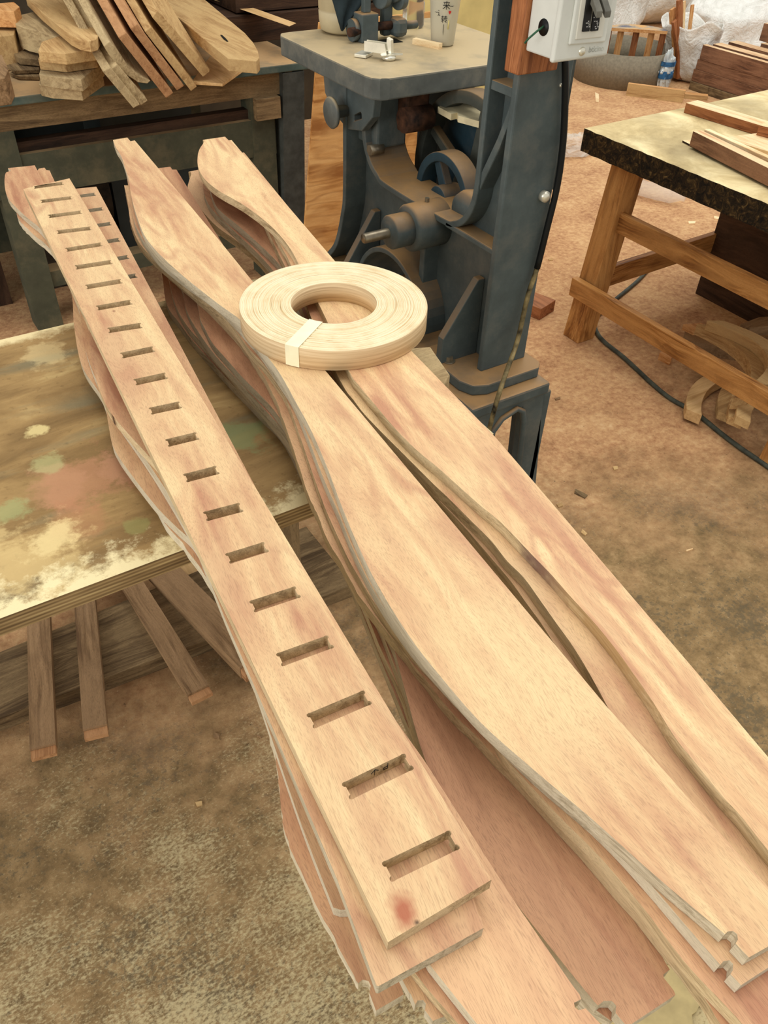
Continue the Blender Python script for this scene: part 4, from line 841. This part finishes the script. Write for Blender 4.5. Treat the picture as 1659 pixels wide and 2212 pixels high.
# ================================================================== RIGHT BENCH
rb = thing('workbench', (2.6, 1.6, 0), 'right-hand workbench with a thick ragged-edged top on square brown legs', 'workbench')
ed = [(2.225, 2.15)]+[(2.225+.003*math.sin(i*2.3)+random.uniform(-.002, .002), 2.15-i*.03) for i in range(1, 40)]+[(2.23, .95), (3.35, .95), (3.35, 2.19), (2.9, 2.17)]
MB().prism(ed, .655, .73, cap=0, side=1).build('bench_top', [BENCHTOP, RAGGED], rb)
def leg(x, y, tx=0, ty=0):
    s_ = .085; return MB().hexa([(x+tx, y+ty, 0), (x+s_+tx, y+ty, 0), (x+s_+tx, y+s_+ty, 0), (x+tx, y+s_+ty, 0)], [(x, y, .655), (x+s_, y, .655), (x+s_, y+s_, .655), (x, y+s_, .655)]).build('leg', 'bench', rb, bevel=.003)
LX = 2.175+.075
leg(LX, 1.93, -.072, 0); leg(LX, .99, -.072, 0); leg(3.1, 1.93); leg(3.1, .99)
def rail(p0, p1, hh, tt, name='stretcher'):
    a, b = np.array(p0, float), np.array(p1, float); u = unit(b-a); s_ = unit([-u[1], u[0], 0])
    q = lambda P, s, h: tuple(P+s_*s+np.array([0, 0, h])); 
    return MB().hexa([q(a, -tt, -hh), q(b, -tt, -hh), q(b, tt, -hh), q(a, tt, -hh)], [q(a, -tt, hh), q(b, -tt, hh), q(b, tt, hh), q(a, tt, hh)]).build(name, 'bench', rb, bevel=.002)
rail((2.185, 2.02, .205), (2.185, .99, .205), .035, .014)
rail((2.265, 1.96, .467), (2.265, 1.02, .467), .035, .013)
rail((2.22, 2.0, .213), (3.12, 2.0, .235), .04, .013)
rail((3.14, 1.95, .215), (3.14, 1.05, .215), .035, .013)
tag(MB().box(2.93, 3.08, 1.45, 2.0, .12, .36).build('hanging_panel', 'dark'), 'dark wooden box standing under the right-hand workbench', 'box')
bpy.data.objects['hanging_panel'].location.z = .0; bpy.data.objects['hanging_panel'].name = 'dark_box'
bpy.data.objects['dark_box'].scale.z = 1.5

def lying(name, label, near_edge, zt, width, th, mats, cat='timber', group=None, bevel=.0015):
    """a squared timber whose top near edge runs between two pixels at height zt"""
    a, b = [PZ(x, y, zt) for x, y in near_edge]; u = unit(b-a); s_ = np.array([-u[1], u[0], 0])*width
    if s_[0] < 0: s_ = -s_
    mb = MB().hexa([tuple(a-[0, 0, th]), tuple(b-[0, 0, th]), tuple(b+s_-[0, 0, th]), tuple(a+s_-[0, 0, th])], [tuple(a), tuple(b), tuple(b+s_), tuple(a+s_)])
    mats = mats if isinstance(mats, list) else [mats]
    if len(mats) == 2: mb.mi[1] = 1
    o = mb.build(name, [wood(m, 'x') for m in mats], rot=math.atan2(u[1], u[0]), origin=tuple((a+b)/2-np.array([0, 0, th])), bevel=bevel)
    return tag(o, label, cat, group)
ZB2 = .7305
lying('pine_batten', 'pale-topped orange pine batten at the back edge of the right workbench', [(1482, 222), (1700, 288)], ZB2+.034, .07, .034, ['cedar', 'pine_pale'], 'batten')
lying('pine_block', 'short pine block at the right edge of the picture on the right workbench', [(1640, 270), (1720, 290)], ZB2+.045, .07, .045, ['cedar', 'pine_pale'], 'block')
lying('thin_strip', 'thin pale strip lying under the brown upright strip on the right workbench', [(1474, 303), (1700, 420)], ZB2+.006, .16, .006, ['dark', 'pine_pale'], 'strip')
lying('walnut_strip', 'brown walnut strip standing on edge on the thin pale strip of the right workbench', [(1497, 283), (1700, 383)], ZB2+.006+.048, .036, .047, ['walnut', 'walnut_light'], 'strip')
lying('pale_batten', 'pale batten lying against the brown walnut strip on the right workbench', [(1522, 279), (1720, 368)], ZB2+.006+.052, .02, .05, ['pine_pale', 'pine_pale'], 'batten')
a = [PZ(x, y, ZB2+.012) for x, y in ((1560, 297), (1640, 287), (1720, 300), (1720, 345))]
tag(MB().prism([q[:2] for q in a], ZB2, ZB2+.012).build('pale_board', 'pine_pale'), 'pale board lying flat behind the battens on the right workbench', 'board')

# cord under the right bench
pts = [PZ(x, y, .008) for x, y in [(1420, 560), (1384, 600), (1362, 620), (1335, 642), (1305, 668), (1286, 690), (1288, 715), (1305, 738), (1345, 770), (1380, 802), (1410, 830), (1450, 862), (1500, 890), (1560, 938), (1600, 968), (1640, 995), (1720, 1050)]]
tag(MB().tube([tuple(q) for q in catmull(pts, 4)], .008, 8).build('floor_cord', FLEX), 'grey flexible cord looping over the floor round the leg of the right workbench', 'cord')
# curved offcuts below the right bench
def crescent(label, c0, c1, bulge, w, z, th, mat='block'):
    a, b = PZ(*c0, z)[:2], PZ(*c1, z)[:2]; u = unit(b-a); n = np.array([-u[1], u[0]]); L = np.linalg.norm(b-a); o_, i_ = [], []
    for k in range(13):
        t = k/12; p = a+u*L*t; h = bulge*4*t*(1-t); o_.append(p+n*(h+w/2)); i_.append(p+n*(h-w/2))
    return tag(MB().prism([tuple(q) for q in o_+i_[::-1]], z-th, z).build('curved_offcut', mat, bevel=.002), label, 'offcut', 'curved offcuts under the right bench')
crescent('upper curved wood offcut arching behind the low rail of the right workbench', (1520, 700), (1600, 860), .12, .05, .155, .045)
crescent('broad curved wood offcut lying over its neighbours under the right workbench', (1545, 692), (1640, 830), .13, .06, .195, .04)
crescent('pale curved offcut poking out furthest in front of the low rail over the grey cord', (1500, 890), (1590, 800), .05, .055, .05, .04, 'mdf')
crescent('second curved offcut end fanned beside the pale one in front of the low rail', (1568, 895), (1650, 800), .05, .05, .062, .03)
crescent('third curved offcut end fanned in front of the low rail beside the bench leg', (1590, 905), (1690, 800), .05, .05, .095, .03)
crescent('last curved offcut end fanned nearest the front leg of the right workbench', (1606, 905), (1720, 815), .05, .05, .128, .03)
def scrap(label, pts, z, th, mat, grp='scrap strips under the right bench'):
    return tag(MB().prism(pz3(pts, z), z-th, z).build('scrap_strip', mat, bevel=.001), label, 'offcut', grp)
scrap('long brown scrap strip behind the curved offcuts under the right bench', [(1480, 715), (1659, 745), (1720, 762), (1720, 775), (1480, 735)], .05, .05, 'stick')
scrap('pale split scrap strip left of the curved offcuts under the right bench', [(1476, 700), (1515, 698), (1560, 712), (1500, 712)], .075, .025, 'pine')
scrap('scrap strip crossing at the right edge above the curved offcuts', [(1600, 700), (1640, 685), (1700, 680), (1700, 700), (1620, 708)], .09, .04, 'stick')
scrap('small pale scrap on the floor left of the curved offcuts', [(1425, 762), (1432, 757), (1455, 765), (1450, 775)], .03, .03, 'pine')
# brown block behind the bandsaw stand
a, b = PZ(1106, 668, 0), PZ(1165, 692, 0); u = unit(b-a); s_ = np.array([-u[1], u[0], 0])*.11; h = np.array([0, 0, .05])
tag(MB().hexa([tuple(a), tuple(b), tuple(b+s_), tuple(a+s_)], [tuple(a+h), tuple(b+h), tuple(b+s_+h), tuple(a+s_+h)]).build('brown_block', 'cedar', bevel=.002), 'dark reddish wood block on the floor behind the bandsaw stand', 'block')
# crumpled plastic on the floor
def crumple(name, label, c, rx, ry, rz, seed, mat, cat):
    rg = random.Random(seed); m = MB(); n1, n2 = 14, 22; vs = []; fs = []
    for i in range(n1+1):
        for j in range(n2):
            ph, th = math.pi*i/n1, 2*math.pi*j/n2; k = 1+rg.uniform(-.22, .22)
            vs.append((c[0]+rx*k*math.sin(ph)*math.cos(th), c[1]+ry*k*math.sin(ph)*math.sin(th), max(.001, c[2]+rz*k*math.cos(ph))))
    for i in range(n1):
        for j in range(n2): fs.append((i*n2+j, (i+1)*n2+j, (i+1)*n2+(j+1) % n2, i*n2+(j+1) % n2))
    return tag(m.add(vs, fs).build(name, mat), label, cat)
FILM = Mat('thin_film', .25); FILM.b.inputs['Alpha'].default_value = .28; FILM = FILM.col((240, 236, 226))
c = PZ(1238, 330, 0); crumple('plastic_bag', 'crumpled clear plastic bag on the sawdust between bandsaw and right workbench', (c[0], c[1], .04), .16, .10, .06, 4, FILM, 'bag')
c = PZ(1375, 420, 0)
bo = MB().lathe([(0, 0), (.045, 0), (.052, .01), (.05, .05), (.053, .055), (.05, .1), (.053, .105), (.05, .15), (.05, .19), (.018, .24), (.016, .26), (0, .26)], (0, 0, 0), 'x', 24)
u = unit(PZ(1420, 420, 0)-PZ(1345, 400, 0)); rz = math.atan2(u[1], u[0])
bo.v = [(c[0]+v[0]*math.cos(rz)-v[1]*math.sin(rz), c[1]+v[0]*math.sin(rz)+v[1]*math.cos(rz), v[2]*.75+.040) for v in bo.v]
tag(bo.build('plastic_bottle', FILM), 'squashed clear plastic bottle lying on the sawdust behind the right workbench leg', 'bottle')

# ================================================================== BACKGROUND RIGHT
ws = thing('walnut_stack', (5.75, 3.7, 0), 'stack of dark walnut planks on edge on the floor behind the right workbench', 'planks')
def wbox(n, x0, x1, y0, y1, z0, z1, m0='walnut', m1='walnut_light'):
    mb = MB().box(x0, x1, y0, y1, z0, z1, 0); mb.mi[1] = 1
    return mb.build(n, [wood(m0, 'y'), wood(m1, 'y')], ws, bevel=.002)
wbox('plank', 5.45, 5.62, 2.6, 4.30, 0, .055, 'old', 'old'); wbox('plank', 5.46, 5.52, 2.6, 4.305, .056, .135, 'walnut', 'walnut')
wbox('plank', 5.462, 5.52, 2.6, 4.295, .136, .20, 'walnut', 'walnut'); wbox('plank', 5.458, 5.50, 2.6, 4.28, .201, .295)
wbox('plank', 5.53, 5.62, 2.6, 4.25, .056, .30); wbox('plank', 5.63, 5.72, 2.6, 4.2, 0, .315)
wbox('plank', 5.75, 5.95, 2.6, 4.02, 0, .33); wbox('plank', 5.80, 5.95, 2.6, 4.08, .331, .44)
lying('pine_timber', 'pale squared timber lying on the sawdust in front of the round bin', [(1357, 180), (1481, 196)], .080, .03, .085, ['block', 'pine'])
lying('pine_timber', 'thin timber end lying beside the walnut planks next to the squared timber', [(1480, 203), (1530, 208)], .03, .06, .03, ['block', 'pine'])
bn = thing('round_bin', (5.18, 4.75, 0), 'grey-brown round fibre bin holding a slatted stand behind the right workbench', 'bin')
cbx, cby = 5.18, 4.75
MB().lathe([(.345, 0), (.345, .225), (.337, .225), (.337, 0)], (cbx, cby, 0), 'z', 64, 0, True).lathe([(0, .004), (.34, .004)], (cbx, cby, 0), 'z', 64).build('bin_shell', plain('grey_fibre', (138, 130, 112), .8, 0, .06, 60), bn)
sdv = thing('slatted_stand', (5.15, 4.6, .01), 'half-round topped stand with wooden slats standing in the round bin', 'stand')
tA, tB = PY(1318, 49, 4.78), PY(1440, 78, 4.52); print('stand', tA, tB); tA[2] = tB[2] = (tA[2]+tB[2])/2; SZ = tA[2]; mid = (tA+tB)/2; rr = np.linalg.norm(tB-tA)/2; u = unit(tB-tA); bk = np.array([-u[1], u[0], 0]); 
if bk.dot(mid) < 0: bk = -bk
hs = [tuple((mid+u*rr*math.cos(t)+bk*rr*.8*math.sin(t))[:2]) for t in np.linspace(0, math.pi, 24)]
STT = Mat('paint_spattered_board', .7); STT = STT.col(STT.ramp(STT.noise(STT.coord((1, 1, 1)), 7, 6, .65), [(.38, (96, 100, 118)), (.5, (176, 160, 136)), (.6, (214, 166, 104))]))
MB().prism(hs, SZ-.02, SZ, cap=0, side=1).build('stand_top', [STT, wood('pine', 'x')], sdv)
for i, t in enumerate((-.97, -.55, -.02, .5, .9)):
    p = mid+u*rr*t+bk*.03; q = p+u*.0; s_ = .022
    MB().box(p[0]-s_, p[0]+s_, p[1]-s_*.5, p[1]+s_*.5, .008, SZ-.02).build('slat', 'cedar' if i in (0, 2, 4) else 'pine', sdv)
def sack(label, c, rx, ry, h, seed, open_top=False, lean=(0, 0)):
    rg = random.Random(seed); n1, n2 = 26, 48; vs = []; fs = []
    ph = [rg.uniform(0, 6.28) for _ in range(8)]
    for i in range(n1+1):
        t = i/n1; base = (math.sin(math.pi*min(t*1.5+.18, .5)) if t < .35 else 1-.22*max(0, (t-.55))/.45*(0 if open_top else 1.9))
        for j in range(n2):
            a = 2*math.pi*j/n2; k = base*((1+.5*max(0, t-.45)) if open_top else 1)*(1+.05*math.sin(3*a+ph[0]+t*5)+.035*math.sin(7*a+ph[1]-t*7)+.022*math.sin(13*a+ph[2]+t*11)+.02*math.sin(t*17+2*a+ph[3]))
            vs.append((c[0]+lean[0]*t+rx*k*math.cos(a), c[1]+lean[1]*t+ry*k*math.sin(a), max(.002, h*t*(1+.06*math.sin(2*a+ph[4])+(.05*math.sin(5*a+ph[5]) if t > .8 else 0)))))
    for i in range(n1):
        for j in range(n2): fs.append((i*n2+j, i*n2+(j+1) % n2, (i+1)*n2+(j+1) % n2, (i+1)*n2+j))
    m = MB().add(vs, fs, 0, True); m.add(vs[:n2], [tuple(range(n2))])
    if not open_top: m.add(vs[-n2:], [tuple(range(n2))])
    o = m.build('woven_sack', SACK)
    s_ = o.modifiers.new('s', 'SOLIDIFY'); s_.thickness = .004
    return tag(o, label, 'sack', 'white woven sacks at the back')
sack('white woven sack behind the slatted stand at the back', (5.75, 5.75), .52, .42, .95, 1)
S2 = sack('open white woven sack full of wood offcuts beside the round bin', (5.67, 4.49), .165, .18, .38, 2, True, (-.07, .05))
sack('bulging white woven sack behind the walnut planks', (6.75, 4.95), .62, .45, .62, 3, False, (.1, 0))
sack('white woven sack at the top right beyond the open one', (7.0, 6.3), .55, .5, .9, 5)
rg = random.Random(9)
for i, (px, py, ln, rx_, w_, m_, tp_) in enumerate(((1428, 3, .6, .10, .045, 'cedar', 'tall reddish offcut at the left of the open sack'), (1436, 20, .5, .2, .04, 'pine', 'orange offcut second from the left in the open sack'), (1452, 24, .5, .1, .045, 'pine', 'pale orange block end in the middle of the open sack'), (1468, 18, .52, .3, .03, 'cedar', 'narrow brown offcut behind the middle of the open sack'), (1478, 2, .62, .0, .022, 'pine_pale', 'slim pale stick standing upright in the open sack'), (1496, 10, .55, .25, .028, 'pine', 'slanting orange stick at the right of the open sack'), (1458, 44, .4, .2, .05, 'cedar', 'short dark offcut low in the middle of the open sack'), (1470, 50, .38, .5, .03, 'pine', 'short pine offcut lying across the right of the open sack'))):
    p = PY(px, py, 4.50+.04*(i % 3)); p[0] = min(max(p[0], 5.36), 5.74); q = np.array([.35*p[0]+.65*5.65+.008*(i-3.5), 4.47+.03*(i % 3), .03])
    u = unit(np.array(p)-q); s_ = unit(np.cross(u, [0, 1, 0])); t_ = np.cross(u, s_)
    f_ = lambda P, a_, b_: tuple(np.array(P)+s_*a_*w_+t_*b_*w_*.5)
    tag(MB().hexa([f_(q, -.5, -.5), f_(q, .5, -.5), f_(q, .5, .5), f_(q, -.5, .5)], [f_(p, -.5, -.5), f_(p, .5, -.5), f_(p, .5, .5), f_(p, -.5, .5)]).build('wood_offcut', m_, bevel=.002), tp_, 'offcut', 'offcuts in the open sack')
# blue print on the open sack
bl = MB(); 
for (px, py, w_, h_) in ((1428, 160, 14, 12), (1424, 178, 12, 14), (1430, 145, 10, 6)):
    P_ = [PY(px+dx_, py+dy_, 4.462) for dx_, dy_ in ((-w_/2, h_/2), (w_/2, h_/2), (w_/2, -h_/2), (-w_/2, -h_/2))]
    bl.hexa([tuple(q) for q in P_], [tuple(q+np.array([0, .004, 0])) for q in P_])
lt = thing('labelled_packet', (5.52, 4.46, 0), 'blue and white plastic packet between the round bin and the open sack', 'packet')
cxy = PZ(1437, 196, 0)
crumple('p', 'x', (cxy[0], cxy[1]+.03, .12), .055, .04, .13, 8, plain('packet_film', (206, 214, 214), .4, 0, .15, 14), 'x')
o = bpy.data.objects['p']; o.name = 'packet_body'; del o['label']; del o['category']; o.parent = lt; o.location = Vector(o.location)-lt.location
cr = MB()
for z0, z1 in ((.08, .13), (.16, .19)):
    cr.lathe([(1, z0), (1.02, (z0+z1)/2), (1, z1)], (0, 0, 0), 'z', 24)
cr.v = [(cxy[0]+v[0]*.060, cxy[1]+.03+v[1]*.044, v[2]) for v in cr.v]
o = cr.build('blue_band', plain('blue_print', (52, 104, 150), .5, 0, .2), lt)
pr_ = MB()
for pts in ([(1461, 166), (1468, 162), (1468, 172), (1463, 178)], [(1456, 182), (1466, 180), (1467, 188), (1458, 189)]): pass

# tall timbers leaning by the wall behind the bin
tag(MB().box(4.60, 4.66, 5.05, 5.5, 0, .16).build('pine_timber', 'pine'), 'small pine timber on the floor left of the round bin', 'timber')

# ================================================================== CHIPS ON THE FLOOR
chips = [(1255, 1066, 30, 10, 'old'), (1222, 1127, 18, 8, 'stick'), (1262, 1150, 14, 8, 'block'), (1490, 1187, 16, 3, 'pine_pale'), (430, 1735, 14, 10, 'block'), (468, 1588, 14, 12, 'stick'), (560, 1590, 12, 3, 'stick'), (1190, 560, 10, 4, 'block'), (1205, 860, 12, 5, 'stick'), (1290, 210, 8, 22, 'pine_pale'), (1550, 470, 16, 6, 'pine_pale'), (1495, 480, 16, 6, 'pine_pale'), (1160, 885, 12, 9, 'block'), (1330, 1010, 10, 8, 'block'), (1210, 1090, 12, 9, 'block')]
for i, (x, y, w_, h_, m_) in enumerate(chips):
    rg = random.Random(i); a = rg.uniform(-.6, .6); c_, s_ = math.cos(a), math.sin(a)
    pts = [(x+dx_*c_-dy_*s_, y+dx_*s_+dy_*c_) for dx_, dy_ in ((-w_/2, -h_/2), (w_/2, -h_/2*.6), (w_/2*.8, h_/2), (-w_/2*.9, h_/2*.8))]
    tag(MB().prism(pz3(pts, .004), 0, .004).build('wood_chip', m_), 'small wood chip lying loose on the workshop floor', 'chip', 'loose chips on the floor')
